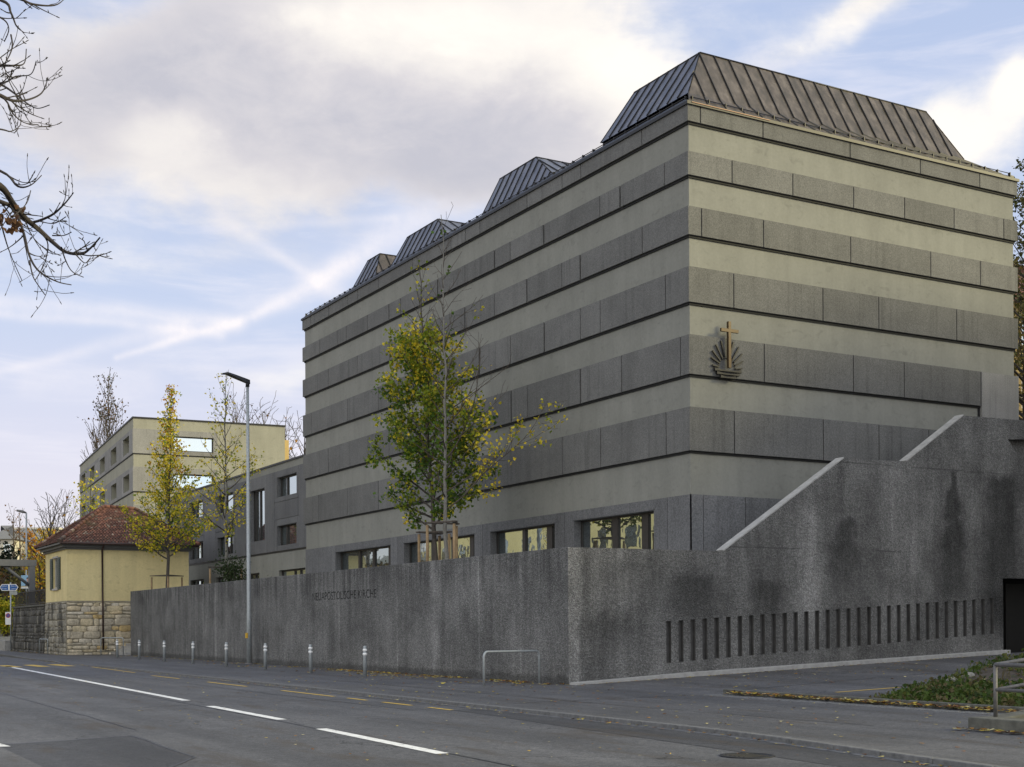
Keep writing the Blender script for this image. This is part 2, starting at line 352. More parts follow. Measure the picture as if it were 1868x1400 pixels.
def asphalt(name, base, patchy=0.2):
    m, T = new_mat(name)
    grain = T.noise(T.co, 70, 3, 0.75); big = T.noise(T.co, 0.35, 6, 0.6); tr = T.noise(T.scale(T.co, (1.0, 0.05, 1)), 1.1, 4, 0.6)
    mid = T.noise(T.co, 5, 6, 0.7)
    c = T.ramp(big, [(0.3, [x * (1 - patchy) for x in base]), (0.7, [x * (1 + patchy) for x in base])])
    c = T.mix(0.8, c, T.ramp(tr, [(0.32, 0.68), (0.68, 1.25)]), 'MULTIPLY')
    g3 = T.noise(T.co, 9, 4, 0.8); c = T.mix(0.7, c, T.ramp(g3, [(0.30, 0.62), (0.5, 0.98), (0.70, 1.45)]), 'MULTIPLY')
    c = T.mix(0.85, c, T.ramp(grain, [(0.28, 0.45), (0.5, 0.95), (0.70, 1.8)]), 'MULTIPLY')
    c = T.mix(0.5, c, T.ramp(mid, [(0.35, 0.75), (0.6, 1.05)]), 'MULTIPLY')
    g2 = T.noise(T.co, 24, 4, 0.8); c = T.mix(0.8, c, T.ramp(g2, [(0.30, 0.55), (0.5, 0.97), (0.68, 1.55)]), 'MULTIPLY')
    dirt = T.noise(T.scale(T.co, (1, 0.22, 1), (5, 1, 0)), 1.3, 7, 0.7)
    c = T.mix(T.mrange(dirt, 0.52, 0.68, 0.0, 0.65), c, (0.055, 0.042, 0.028))
    cr = T.n('ShaderNodeTexVoronoi', feature='DISTANCE_TO_EDGE'); cr.inputs['Scale'].default_value = 0.28
    wv = T.n('ShaderNodeVectorMath', operation='ADD'); T.L.new(T.co, wv.inputs[0])
    nz = T.n('ShaderNodeTexNoise'); nz.inputs['Scale'].default_value = 1.3; nz.inputs['Detail'].default_value = 6; T.L.new(T.co, nz.inputs['Vector']); T.L.new(nz.outputs['Color'], wv.inputs[1])
    T.L.new(wv.outputs[0], cr.inputs['Vector'])
    c = T.mix(T.math('MULTIPLY', T.mrange(cr.outputs['Distance'], 0.0, 0.006, 1.0, 0.0), T.mrange(big, 0.42, 0.58)), c, (0.018, 0.018, 0.018))
    T.L.new(c, T.b.inputs['Base Color']); T.b.inputs['Roughness'].default_value = 0.72
    T.b.inputs['Specular IOR Level'].default_value = 0.4
    bump(T, grain, 0.5, 0.012)
    return m

def copper(name, c0, c1, c2, metal, rough):
    m, T = new_mat(name)
    st = T.noise(T.scale(T.co, (1.6, 1.6, 0.18)), 2.2, 6, 0.65); big = T.noise(T.co, 0.8, 4, 0.6); sc_ = T.noise(T.scale(T.co, (9, 9, 0.5)), 2.5, 4, 0.7)
    isl = T.n('ShaderNodeNewGeometry').outputs['Random Per Island']
    c = T.ramp(st, [(0.3, c0), (0.5, c1), (0.7, c2)])
    c = T.mix(0.6, c, T.ramp(big, [(0.3, 0.75), (0.7, 1.2)]), 'MULTIPLY')
    c = T.mix(0.45, c, T.ramp(sc_, [(0.38, 0.8), (0.6, 1.0), (0.70, 1.5)]), 'MULTIPLY')
    c = T.mix(0.7, c, T.ramp(isl, [(0, 0.78), (1, 1.15)]), 'MULTIPLY')
    T.L.new(c, T.b.inputs['Base Color']); T.b.inputs['Metallic'].default_value = metal
    T.L.new(T.ramp(st, [(0.3, rough - 0.1), (0.7, rough + 0.15)]), T.b.inputs['Roughness'])
    bump(T, big, 0.12, 0.05)
    return m

def glass(name, tint=(0.02, 0.022, 0.024), refl=0.52, rough=0.015, wavy=0.055):
    """coated double glazing: a strong mirror over a dark room"""
    m, T = new_mat(name)
    T.b.inputs['Base Color'].default_value = (*tint, 1); T.b.inputs['Roughness'].default_value = 0.3
    g = T.n('ShaderNodeBsdfGlossy'); g.inputs['Roughness'].default_value = rough; g.inputs['Color'].default_value = (0.80, 0.90, 0.90, 1)
    bp = T.n('ShaderNodeBump'); bp.inputs['Strength'].default_value = wavy; bp.inputs['Distance'].default_value = 0.05
    T.L.new(T.noise(T.co, 1.4, 2), bp.inputs['Height']); T.L.new(bp.outputs[0], g.inputs['Normal'])
    mx = T.n('ShaderNodeMixShader'); mx.inputs[0].default_value = refl
    T.L.new(T.b.outputs[0], mx.inputs[1]); T.L.new(g.outputs[0], mx.inputs[2]); T.L.new(mx.outputs[0], T.out.inputs[0])
    return m

def leafmat(name, transl=0.35, rough=0.6):
    m, T = new_mat(name)
    a = T.n('ShaderNodeAttribute', attribute_name='leaf_color')
    T.L.new(a.outputs['Color'], T.b.inputs['Base Color']); T.b.inputs['Roughness'].default_value = rough; T.b.inputs['Specular IOR Level'].default_value = 0.25
    tr = T.n('ShaderNodeBsdfTranslucent'); T.L.new(a.outputs['Color'], tr.inputs['Color'])
    mx = T.n('ShaderNodeMixShader'); mx.inputs[0].default_value = transl
    T.L.new(T.b.outputs[0], mx.inputs[1]); T.L.new(tr.outputs[0], mx.inputs[2]); T.L.new(mx.outputs[0], T.out.inputs[0])
    return m

def bark(name, col):
    m, T = new_mat(name)
    n1 = T.noise(T.scale(T.co, (6, 6, 1.2)), 3, 5, 0.7); n2 = T.noise(T.scale(T.co, (2, 2, 9)), 2, 3, 0.6)
    c = T.ramp(n1, [(0.3, [x * 0.6 for x in col]), (0.7, [x * 1.25 for x in col])])
    c = T.mix(0.6, c, T.ramp(n2, [(0.36, 0.45), (0.44, 1.0)]), 'MULTIPLY')
    T.L.new(c, T.b.inputs['Base Color']); T.b.inputs['Roughness'].default_value = 0.9
    bump(T, n1, 0.4, 0.02)
    return m

def rubble(name, s1, s2, mortar, dirt):
    """coursed rubble masonry"""
    m, T = new_mat(name)
    nz = T.n('ShaderNodeTexNoise'); nz.inputs['Scale'].default_value = 1.6; nz.inputs['Detail'].default_value = 4; T.L.new(T.co, nz.inputs['Vector'])
    wv = T.n('ShaderNodeMix', data_type='VECTOR'); wv.inputs[0].default_value = 0.26; T.L.new(T.co, wv.inputs[4]); T.L.new(nz.outputs['Color'], wv.inputs[5])
    sc_ = T.scale(wv.outputs[1], (2.5, 2.5, 5.2))
    v = T.n('ShaderNodeTexVoronoi'); v.inputs['Scale'].default_value = 1.05; v.inputs['Randomness'].default_value = 0.8; T.L.new(sc_, v.inputs['Vector'])
    e = T.n('ShaderNodeTexVoronoi', feature='DISTANCE_TO_EDGE'); e.inputs['Scale'].default_value = 1.05; e.inputs['Randomness'].default_value = 0.8; T.L.new(sc_, e.inputs['Vector'])
    sp = T.n('ShaderNodeSeparateColor'); T.L.new(v.outputs['Color'], sp.inputs[0])
    c = T.ramp(sp.outputs[0], [(0.0, s1), (0.35, [(a + b) / 2 for a, b in zip(s1, s2)]), (0.8, s2), (0.93, (s1[0] * 1.15, s1[1] * 0.88, s1[2] * 0.55)), (1.0, s2)])
    f = T.noise(T.co, 7, 6, 0.75)
    c = T.mix(0.9, c, T.ramp(f, [(0.3, 0.5), (0.52, 1.0), (0.7, 1.35)]), 'MULTIPLY')
    c = T.mix(T.mrange(e.outputs['Distance'], 0.0, 0.09, 1.0, 0.0), c, T.mix(0.9, mortar, T.ramp(T.noise(T.co, 4, 5, 0.7), [(0.35, 0.45), (0.6, 1.1)]), 'MULTIPLY'))
    d = T.noise(T.scale(T.co, (1, 1, 0.45)), 1.0, 6, 0.65)
    c = T.mix(T.math('MULTIPLY', T.mrange(d, 0.45, 0.62), dirt), c, (0.035, 0.033, 0.028))
    T.L.new(c, T.b.inputs['Base Color']); T.b.inputs['Roughness'].default_value = 0.95
    bump(T, T.math('ADD', T.mrange(e.outputs['Distance'], 0.0, 0.12), T.math('MULTIPLY', f, 0.5)), 0.9, 0.08)
    return m

M = {}
M['plaster'] = plaster('olive_grey_plaster', (0.255, 0.255, 0.226))
M['cream_plaster'] = plaster('cream_plaster', (0.32, 0.312, 0.252))
M['panel'] = panelmat('concrete_panel', (0.150, 0.149, 0.142))
M['panel_light'] = panelmat('pale_concrete_panel', (0.245, 0.24, 0.228))
M['panel_cool'] = panelmat('smooth_grey_panel', (0.150, 0.151, 0.153), 90)
M['black'] = simple('black_joint', (0.008, 0.008, 0.008), 0.8)
M['wall'] = roughconcrete('aggregate_concrete', (0.184, 0.183, 0.177), (), (), [(2.55, .10, 1.5), (5.1, .05, 1.6), (8.1, .45, 1.4), (11.0, .06, 1.5), (16.2, .06, 1.45), (20.4, .35, 1.3), (24.6, .05, 1.5), (31.6, .22, 1.7), (36.5, .05, 1.5), (41.0, .3, 1.3)], 3.3)
M['stairwall'] = roughconcrete('stained_aggregate_concrete', (0.172, 0.170, 0.163),
    [(0, 14.9, 6.75, 2.6, 0.10, 0.95, 0.42), (0, 10.15, 4.95, 3.3, 0.25, 0.95, 0.5), (0, 17.2, 6.6, 1.6, 0.7, 1.6, 0.42), (0, 4.2, 3.1, 1.9, 0.9, 0.9, 0.62), (0, 7.0, 3.0, 1.9, 0.7, 0.9, 0.6), (0, 1.4, 2.0, 1.5, 0.8, 0.9, 0.6), (0, 0.12, 4.6, -1.5, 0.30, 0.30, 1.55), (0, 8.6, 5.2, 2.0, 0.5, 1.0, 1.3), (0, 12.6, 6.6, 3.5, 0.7, 1.1, 1.25)], (6.62, 3.9))
M['cast'] = simple('smooth_cast_concrete', (0.33, 0.325, 0.31), 0.9, var=0.25, sc=5, bmp=0.3)
M['slot'] = simple('shaded_slot_lining', (0.070, 0.068, 0.064), 0.9, var=0.35, sc=4)  # set darker than the wall: shade inside the slots put into the colour
M['oldcast'] = simple('weathered_concrete', (0.10, 0.10, 0.085), 0.95, var=0.5, sc=5, bmp=0.5)
M['copper_cool'] = copper('sky_tinted_weathered_copper', (0.085, 0.088, 0.105), (0.135, 0.14, 0.165), (0.20, 0.205, 0.235), 0.35, 0.38)  # bluish base: the sky's reflection on the roof put into the colour
M['copper_brown'] = copper('brown_copper', (0.052, 0.043, 0.022), (0.086, 0.070, 0.056), (0.14, 0.12, 0.11), 0.2, 0.42)
M['copper_bright'] = simple('bright_copper_edge', (0.16, 0.085, 0.055), 0.5, 0.3)
M['darkmetal'] = simple('dark_metal', (0.022, 0.021, 0.02), 0.5, 0.3)
M['bronze_frame'] = simple('bronze_window_frame', (0.045, 0.04, 0.036), 0.45, 0.5)
M['brass'] = simple('brass', (0.075, 0.05, 0.025), 0.45, 0.4)
M['glass'] = glass('dark_reflecting_glass')
M['glass_sky'] = glass('sky_reflecting_glass', refl=0.72)
M['galv'] = simple('galvanised_steel', (0.33, 0.355, 0.36), 0.5, 0.35, var=0.22, sc=14)
M['galv_dark'] = simple('weathered_steel', (0.15, 0.145, 0.14), 0.6, 0.4, var=0.3, sc=12)
M['paintgrey'] = simple('grey_painted_steel', (0.115, 0.118, 0.125), 0.55, 0.1)
M['lamp_black'] = simple('lamp_housing', (0.02, 0.021, 0.023), 0.4, 0.3)
M['white'] = simple('white_road_paint', (0.74, 0.74, 0.72), 0.7, var=0.12, sc=8)
M['whitepost'] = simple('white_reflective_band', (0.80, 0.80, 0.78), 0.5)
def worn_paint(name, col):
    m, T = new_mat(name)
    w_ = T.noise(T.co, 7, 6, 0.75); g = T.noise(T.co, 60, 3, 0.7)
    k = T.mrange(T.math('ADD', w_, T.math('MULTIPLY', g, 0.35)), 0.70, 0.90, 1.0, 0.0)
    c = T.mix(T.math('MULTIPLY', T.math('SUBTRACT', 1.0, k), 0.85), T.mix(0.7, col, T.ramp(w_, [(0.3, 1.05), (0.7, 0.75)]), 'MULTIPLY'), (0.07, 0.07, 0.07))
    T.L.new(c, T.b.inputs['Base Color']); T.b.inputs['Roughness'].default_value = 0.75
    return m
M['road_white'] = worn_paint('worn_white_paint', (0.78, 0.78, 0.76))
M['road_yellow'] = worn_paint('worn_yellow_paint', (0.60, 0.40, 0.06))
M['road'] = asphalt('road_asphalt', (0.086, 0.086, 0.089))
M['road_patch'] = asphalt('fresh_asphalt', (0.050, 0.050, 0.053), 0.12)
M['pave'] = asphalt('pavement_asphalt', (0.090, 0.089, 0.090), 0.25)
M['tar'] = simple('bitumen', (0.02, 0.02, 0.021), 0.5)
M['kerb'] = simple('granite_kerb', (0.13, 0.13, 0.128), 0.85, var=0.4, sc=9, bmp=0.5)
M['wood'] = simple('round_timber', (0.27, 0.185, 0.095), 0.8, var=0.35, sc=5)
M['wood_dark'] = simple('weathered_timber', (0.075, 0.06, 0.048), 0.85, var=0.35, sc=5)
M['yellowwall'] = plaster('yellow_plaster', (0.80, 0.68, 0.36))
M['yellowwall2'] = plaster('ochre_plaster', (0.55, 0.40, 0.17))
M['palewall'] = plaster('pale_yellow_render', (0.60, 0.54, 0.36))
M['rubble'] = rubble('rubble_stone', (0.54, 0.47, 0.33), (0.36, 0.33, 0.26), (0.34, 0.30, 0.215), 0.5)
M['rubble_dark'] = rubble('dark_rubble_stone', (0.16, 0.15, 0.135), (0.085, 0.083, 0.08), (0.05, 0.048, 0.042), 0.95)
def stonemat(name, stops, dirt):
    m, T = new_mat(name)
    isl = T.n('ShaderNodeNewGeometry').outputs['Random Per Island']; f = T.noise(T.co, 6, 7, 0.75); d = T.noise(T.scale(T.co, (1, 1, .4)), 0.9, 6, 0.65)
    c = T.ramp(isl, stops); c = T.mix(0.9, c, T.ramp(f, [(0.3, 0.48), (0.52, 1.0), (0.7, 1.35)]), 'MULTIPLY')
    c = T.mix(T.math('MULTIPLY', T.mrange(d, 0.44, 0.62), dirt), c, (0.04, 0.038, 0.032))
    T.L.new(c, T.b.inputs['Base Color']); T.b.inputs['Roughness'].default_value = 0.95; bump(T, f, 0.8, 0.04); return m
M['stone'] = stonemat('limestone_rubble', [(0.0, (.56, .47, .30)), (0.25, (.70, .61, .44)), (0.5, (.50, .44, .33)), (0.72, (.68, .62, .50)), (0.88, (.58, .42, .18)), (1.0, (.62, .55, .41))], 0.3)
M['stone_grey'] = stonemat('dark_limestone_rubble', [(0.0, (.30, .28, .23)), (0.4, (.40, .37, .30)), (0.7, (.22, .21, .18)), (1.0, (.44, .41, .34))], 0.85)  # darker and greyer than the stones of the other face
M['stone_dark'] = stonemat('blackened_rubble', [(0.0, (.09, .087, .08)), (0.4, (.15, .143, .13)), (0.7, (.05, .049, .046)), (1.0, (.22, .21, .18))], 0.92)
M['mortar'] = simple('lime_mortar', (0.26, 0.235, 0.175), 0.98, var=.45, sc=4, bmp=.4); M['mortar_dark'] = simple('dark_mortar', (0.06, 0.057, 0.05), 0.98, var=.4, sc=4)
M['cornice'] = simple('painted_eaves', (0.13, 0.13, 0.125), 0.7)
M['shutter'] = simple('green_shutter', (0.012, 0.035, 0.025), 0.5)
M['stone_trim'] = simple('stone_trim', (0.42, 0.40, 0.37), 0.85)
M['rockgrey'] = simple('grey_rock', (0.24, 0.23, 0.20), 0.95, var=0.4, sc=8, bmp=0.6)
M['soil'] = simple('soil', (0.060, 0.048, 0.034), 1.0, var=0.6, sc=9, bmp=1.0, bsc=25)
M['gravel_earth'] = simple('open_ground', (0.10, 0.095, 0.075), 1.0, var=0.4, sc=1.5)
M['leaf'] = leafmat('tree_leaf'); M['leaf_dry'] = leafmat('dry_leaf', 0.1, 0.8)
M['bark_pale'] = bark('pale_bark', (0.20, 0.19, 0.165)); M['bark_dark'] = bark('dark_bark', (0.085, 0.072, 0.06)); M['bark_twig'] = bark('brown_twig', (0.085, 0.068, 0.052))
M['bark_black'] = bark('black_bark', (0.035, 0.028, 0.024))
M['roofgrey'] = simple('grey_roof', (0.16, 0.16, 0.16), 0.8)
M['whitewall'] = plaster('white_render', (0.60, 0.57, 0.48))
M['signblue'] = simple('sign_blue', (0.012, 0.10, 0.34), 0.5, var=0.02)
M['signred'] = simple('sign_red', (0.45, 0.02, 0.03), 0.5, var=0.02)
M['skin'] = simple('printed_skin', (0.60, 0.36, 0.28), 0.6); M['posterblue'] = simple('poster_blue', (0.30, 0.52, 0.72), 0.6); M['navy'] = simple('printed_navy', (0.02, 0.03, 0.07), 0.6)
M['hill'] = simple('wooded_slope', (0.085, 0.07, 0.03), 1.0, var=0.5, sc=0.15)
M['yellowbox'] = simple('yellow_box', (0.60, 0.36, 0.03), 0.6)
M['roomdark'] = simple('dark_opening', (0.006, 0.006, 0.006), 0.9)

def tilemat():
    m, T = new_mat('roof_tiles')
    isl = T.n('ShaderNodeNewGeometry').outputs['Random Per Island']; f = T.noise(T.co, 3, 6, 0.7); g = T.noise(T.co, 0.9, 5, 0.6)
    c = T.ramp(isl, [(0.0, (0.075, 0.030, 0.022)), (0.3, (0.115, 0.050, 0.036)), (0.6, (0.155, 0.064, 0.044)), (0.82, (0.21, 0.095, 0.064)), (0.94, (0.10, 0.075, 0.06)), (1.0, (0.30, 0.22, 0.17))])
    c = T.mix(0.7, c, T.ramp(f, [(0.3, 0.5), (0.6, 1.1)]), 'MULTIPLY')
    c = T.mix(T.math('MULTIPLY', T.mrange(g, 0.52, 0.68), 0.6), c, (0.05, 0.045, 0.02))
    T.L.new(c, T.b.inputs['Base Color']); T.b.inputs['Roughness'].default_value = 0.9
    return m
M['tile'] = tilemat()

# ------------------------------------------------------------------ facade helpers
def holed(mb, P, u0, u1, v0, v1, holes, depth, m=0, mrev=None):
    """flat wall face in the u,v plane with rectangular openings and their reveals"""
    us = sorted({u0, u1, *[h[0] for h in holes], *[h[1] for h in holes]}); vs = sorted({v0, v1, *[h[2] for h in holes], *[h[3] for h in holes]})
    us = [u for u in us if u0 <= u <= u1]; vs = [v for v in vs if v0 <= v <= v1]
    for i in range(len(us) - 1):
        for j in range(len(vs) - 1):
            a, b, c, d = us[i], us[i + 1], vs[j], vs[j + 1]
            if any(h[0] <= a and b <= h[1] and h[2] <= c and d <= h[3] for h in holes): continue
            mb.poly([P(a, c, 0), P(b, c, 0), P(b, d, 0), P(a, d, 0)], m)
    mr = m if mrev is None else mrev
    for a, b, c, d in holes:
        mb.poly([P(a, c, 0), P(a, d, 0), P(a, d, -depth), P(a, c, -depth)], mr); mb.poly([P(b, c, 0), P(b, d, 0), P(b, d, -depth), P(b, c, -depth)], mr)
        mb.poly([P(a, d, 0), P(b, d, 0), P(b, d, -depth), P(a, d, -depth)], mr); mb.poly([P(a, c, 0), P(b, c, 0), P(b, c, -depth), P(a, c, -depth)], mr)

def window(parent, P, u0, u1, v0, v1, w, mull=(), fr=0.07, gm=None, fm=None, local=False, door=None):
    """frame as a part, glass as its sub-part; w is the depth of the glass behind the face"""
    f = MB(); fm = fm or M['bronze_frame']; gm = gm or M['glass']
    f.boxf(P, u0, u0 + fr, v0, v1, w - 0.05, w + 0.05); f.boxf(P, u1 - fr, u1, v0, v1, w - 0.05, w + 0.05)
    f.boxf(P, u0 + fr, u1 - fr, v0, v0 + fr, w - 0.05, w + 0.05); f.boxf(P, u0 + fr, u1 - fr, v1 - fr, v1, w - 0.05, w + 0.05)
    for mu, mw in mull: f.boxf(P, mu - mw / 2, mu + mw / 2, v0 + fr, v1 - fr, w - 0.05, w + 0.06)
    o = f.build('window', fm, parent, local=local)
    g = MB(); g.boxf(P, u0 + fr * 0.5, u1 - fr * 0.5, v0 + fr * 0.5, v1 - fr * 0.5, w - 0.02, w - 0.005)
    g.build('pane', gm, o, local=local)
    return o

# ------------------------------------------------------------------ church
CX0, CY0, CX1, CY1 = 6.635, 3.204, 21.749, 36.836
ZS = dict(top=18.07, cb=17.56, t1=16.60, b1=15.86, t2=14.87, b2=13.97, t3=12.96, b3=11.84, t4=10.81, b4=9.56, t5=8.52, b5=7.14, g=5.76)
church = thing('church', 'tall flat-faced church clad in alternating plaster and grey concrete bands with copper roof hoods', 'church', (CX0, CY0, 3.1))
PL = lambda u, v, w: (CX0 - w, CY0 + u, v)      # street face, u runs away from the camera
PR = lambda u, v, w: (CX0 + u, CY0 - w, v)      # entrance face
LW, RW = CY1 - CY0, CX1 - CX0
gw = [(1.90, 6.90, 3.4, 5.44), (8.12, 13.18, 3.4, 5.44), (14.43, 21.35, 3.4, 5.44), (22.70, 29.50, 3.4, 5.44)]
b = MB()
holed(b, PL, 0, LW, 2.9, 17.9, gw, 0.75)
b.poly([PR(0, 2.9, 0), PR(RW, 2.9, 0), PR(RW, 17.9, 0), PR(0, 17.9, 0)])
b.poly([(CX1, CY0, 2.9), (CX1, CY1, 2.9), (CX1, CY1, 17.9), (CX1, CY0, 17.9)]); b.poly([(CX0, CY1, 2.9), (CX1, CY1, 2.9), (CX1, CY1, 17.9), (CX0, CY1, 17.9)])
b.poly([(CX0, CY0, 17.9), (CX1, CY0, 17.9), (CX1, CY1, 17.9), (CX0, CY1, 17.9)])
b.poly([(CX0 + .75, CY0 + .5, 3.0), (CX0 + .75, CY1 - .5, 3.0), (CX0 + .75, CY1 - .5, 6.0), (CX0 + .75, CY0 + .5, 6.0)])
b.build('wall', M['plaster'], church, fix=False)
for i, (a0, a1, c0, c1) in enumerate(gw):
    n = 2 if i < 2 else 3
    side = a0 + 0.42 * 1.0
    ww = a1 - a0
    mu = [(a0 + x, w_) for x, w_ in ([(.97, .36), (2.75, .33)], [(.91, .38), (2.82, .22)], [(.82, .35), (2.6, .2), (4.52, .22)], [(.73, .36), (2.65, .24), (4.39, .24)])[i]]
    window(church, PL, a0 + .002, a1 - .002, c0 + .002, c1 - .002, -0.32, mu, 0.09)
# concrete bands: joints measured along each face from the corner
JL = {'c': [2.39, 6.13, 7.39, 9.91, 13.69, 14.95, 16.25, 20.0, 23.73, 26.21, 27.47, 29.97, 32.48],
      1: [1.15, 3.68, 4.92, 8.70, 11.23, 12.49, 15.01, 17.54, 21.31, 22.58, 25.05, 27.7, 28.79, 31.33],
      2: [2.40, 6.20, 7.44, 9.97, 12.52, 15.04, 18.8, 20.26, 22.55, 26.33, 30.09],
      3: [1.13, 4.94, 6.22, 8.71, 11.26, 13.81, 17.5, 21.33, 23.84, 27.60, 32.5],
      4: [0.35, 3.65, 6.24, 9.98, 11.22, 15.0, 18.8, 22.66, 25.09, 30.16],
      5: [1.14, 4.96, 7.49, 12.52, 16.3, 20.1, 23.9, 27.66, 31.53]}
THICK = {1: (3.68, 8.70, 12.49, 17.54, 22.58), 2: (6.20, 9.97, 15.04), 3: (8.71, 13.81), 4: (6.24, 11.22)}
JR = {'c': [0.39, 2.96, 6.81, 10.17, 13.21], 1: [1.66, 4.23, 6.96, 9.38, 11.86, 14.48], 2: [0.41, 2.96, 6.81, 10.66, 13.21], 3: [1.70, 5.53, 8.11, 11.96],
      4: [2.96, 6.90, 9.31, 13.2], 5: [1.69, 5.51, 8.08, 10.51]}
PT = 0.11
def band(key, z0, z1, name='panel_band', rail=True):
    b = MB(); g = 0.022
    def slabs(P, L, js, thick, start, end):
        ed = [start] + js + [end]
        for a, c in zip(ed[:-1], ed[1:]):
            ga = 0.05 if a in thick else g; gc = 0.05 if c in thick else g
            b.boxf(P, a + (ga if a != start else 0), c - (gc if c != end else 0), z0, z1, 0.0, PT, 0)
            if c in thick: b.boxf(P, c - gc, c + gc, z0, z1, 0.001, 0.012, 1)
    th = THICK.get(key, ())
    slabs(PL, LW, JL[key], th, 0.0, LW + PT)
    slabs(PR, RW, JR[key], (), -PT, RW + PT)
    b.boxf(PL, LW, LW + PT, z0, z1, -0.9, 0.0, 0)
    b.boxf(PR, RW, RW + PT, z0, z1, -0.9, 0.0, 0)
    if rail:
        b.boxf(PL, 0.02, LW + 0.03, z0 - 0.075, z0, 0.0, 0.045, 1); b.boxf(PR, -0.045, RW + 0.03, z0 - 0.075, z0, 0.0, 0.045, 1)
        for x in JL[key]: b.boxf(PL, x - g * 1.2, x + g * 1.2, z0, z1, 0.0, 0.02, 1)
        for x in JR[key]: b.boxf(PR, x - g * 1.5, x + g * 1.5, z0, z1, 0.0, 0.02, 1)
    return b.build(name, [M['panel'], M['black']], church)
band('c', ZS['cb'], ZS['top'], 'cornice_band')
for k, (z1, z0) in {1: (ZS['t1'], ZS['b1']), 2: (ZS['t2'], ZS['b2']), 3: (ZS['t3'], ZS['b3']), 4: (ZS['t4'], ZS['b4']), 5: (ZS['t5'], ZS['b5'])}.items(): band(k, z0, z1)
# the tall slab at the foot of the far right corner
b = MB(); b.boxf(PR, 13.25, RW + PT + .003, 4.0, ZS['t4'] - .002, 0.002, PT + 0.012, 0); b.boxf(PR, 13.14, 13.245, 4.0, ZS['b4'] - 0.08, 0.001, 0.02, 1)
b.build('corner_slab', [M['panel_light'], M['black']], church)
# ground floor cladding with window surrounds
b = MB(); g = 0.012
def plinth_panels(P, segs):
    for a, c in segs: b.boxf(P, a + g, c - g, 2.9, ZS['g'], 0.0, 0.035, 0)
plinth_panels(PL, [(-0.035 - g, 1.19), (30.02, LW + 0.03)])
plinth_panels(PR, [(-0.035 - g, 0.47), (0.47, 2.19), (2.19, 4.7), (4.7, 7.2)])
for x in (0.47, 2.19, 4.7): b.boxf(PR, x - g, x + g, 2.9, ZS['g'], 0.0, 0.008, 1)
for (a0, a1, c0, c1), (p0, p1) in zip(gw, [(1.19, 7.48), (7.48, 13.77), (13.77, 21.95), (21.95, 30.02)]):
    b.boxf(PL, p0 + g, a0, 2.9, ZS['g'], 0.0, 0.035, 0); b.boxf(PL, a1, p1 - g, 2.9, ZS['g'], 0.0, 0.035, 0)
    b.boxf(PL, a0, a1, c1, ZS['g'], 0.0, 0.034, 0); b.boxf(PL, a0, a1, 2.9, c0, 0.0, 0.034, 0)
    b.boxf(PL, a0 - .001, a0 + .05, c0, c1, -0.47, 0.03, 0); b.boxf(PL, a1 - .05, a1 + .001, c0, c1, -0.47, 0.03, 0)
    b.boxf(PL, a0, a1, c1 - .03, c1 + .001, -0.47, 0.03, 0)
for x in (1.19, 7.48, 13.77, 21.95, 30.02): b.boxf(PL, x - g, x + g, 2.9, ZS['g'], 0.0, 0.008, 1)
b.build('base_cladding', [M['panel_cool'], M['black']], church)
# roof: eaves edge, flared skirt and four hoods with standing seams
roof = MB()
EZ = 18.12; ov = 0.17
def ring(x0, x1, y0, y1, z): return [(x0, y0, z), (x1, y0, z), (x1, y1, z), (x0, y1, z)]
o0 = ring(CX0 - ov, CX1 + ov, CY0 - ov, CY1 + ov, EZ - 0.05); o1 = ring(CX0 - ov, CX1 + ov, CY0 - ov, CY1 + ov, EZ + 0.05)
i1 = ring(CX0 + 0.0, CX1 - 2.2, CY0 + 0.15, CY1 - 2.2, EZ + 0.22); i2 = ring(CX0 + 3, CX1 - 4, CY0 + 3, CY1 - 4.5, EZ + 0.30)
for k in range(4):
    q = (k + 1) % 4
    roof.poly([o0[k], o0[q], o1[q], o1[k]], 0); roof.poly([o1[k], o1[q], i1[q], i1[k]], 0); roof.poly([i1[k], i1[q], i2[q], i2[k]], 1)
roof.poly(i2, 1); roof.poly(o0, 0)
roof.boxf(PR, 0.0, 3.2, EZ + 0.005, EZ + 0.03, ov, ov + 0.02, 2)
rf = roof.build('roof', [M['darkmetal'], M['copper_cool'], M['copper_bright']], church)
HOODS = [  # bottom y0,y1 / top y0,y1 / top x0,x1 / top z
    (3.42, 8.46, 4.50, 8.27, 8.12, 18.64, 20.55, 6.80, 19.40), (11.43, 17.19, 14.15, 17.05, 7.56, 17.9, 19.98, 6.74, 18.9),
    (20.10, 26.24, 22.75, 25.95, 7.56, 17.9, 19.86, 6.74, 18.9), (27.82, 30.72, 29.07, 30.55, 7.56, 15.9, 19.87, 6.74, 17.0)]
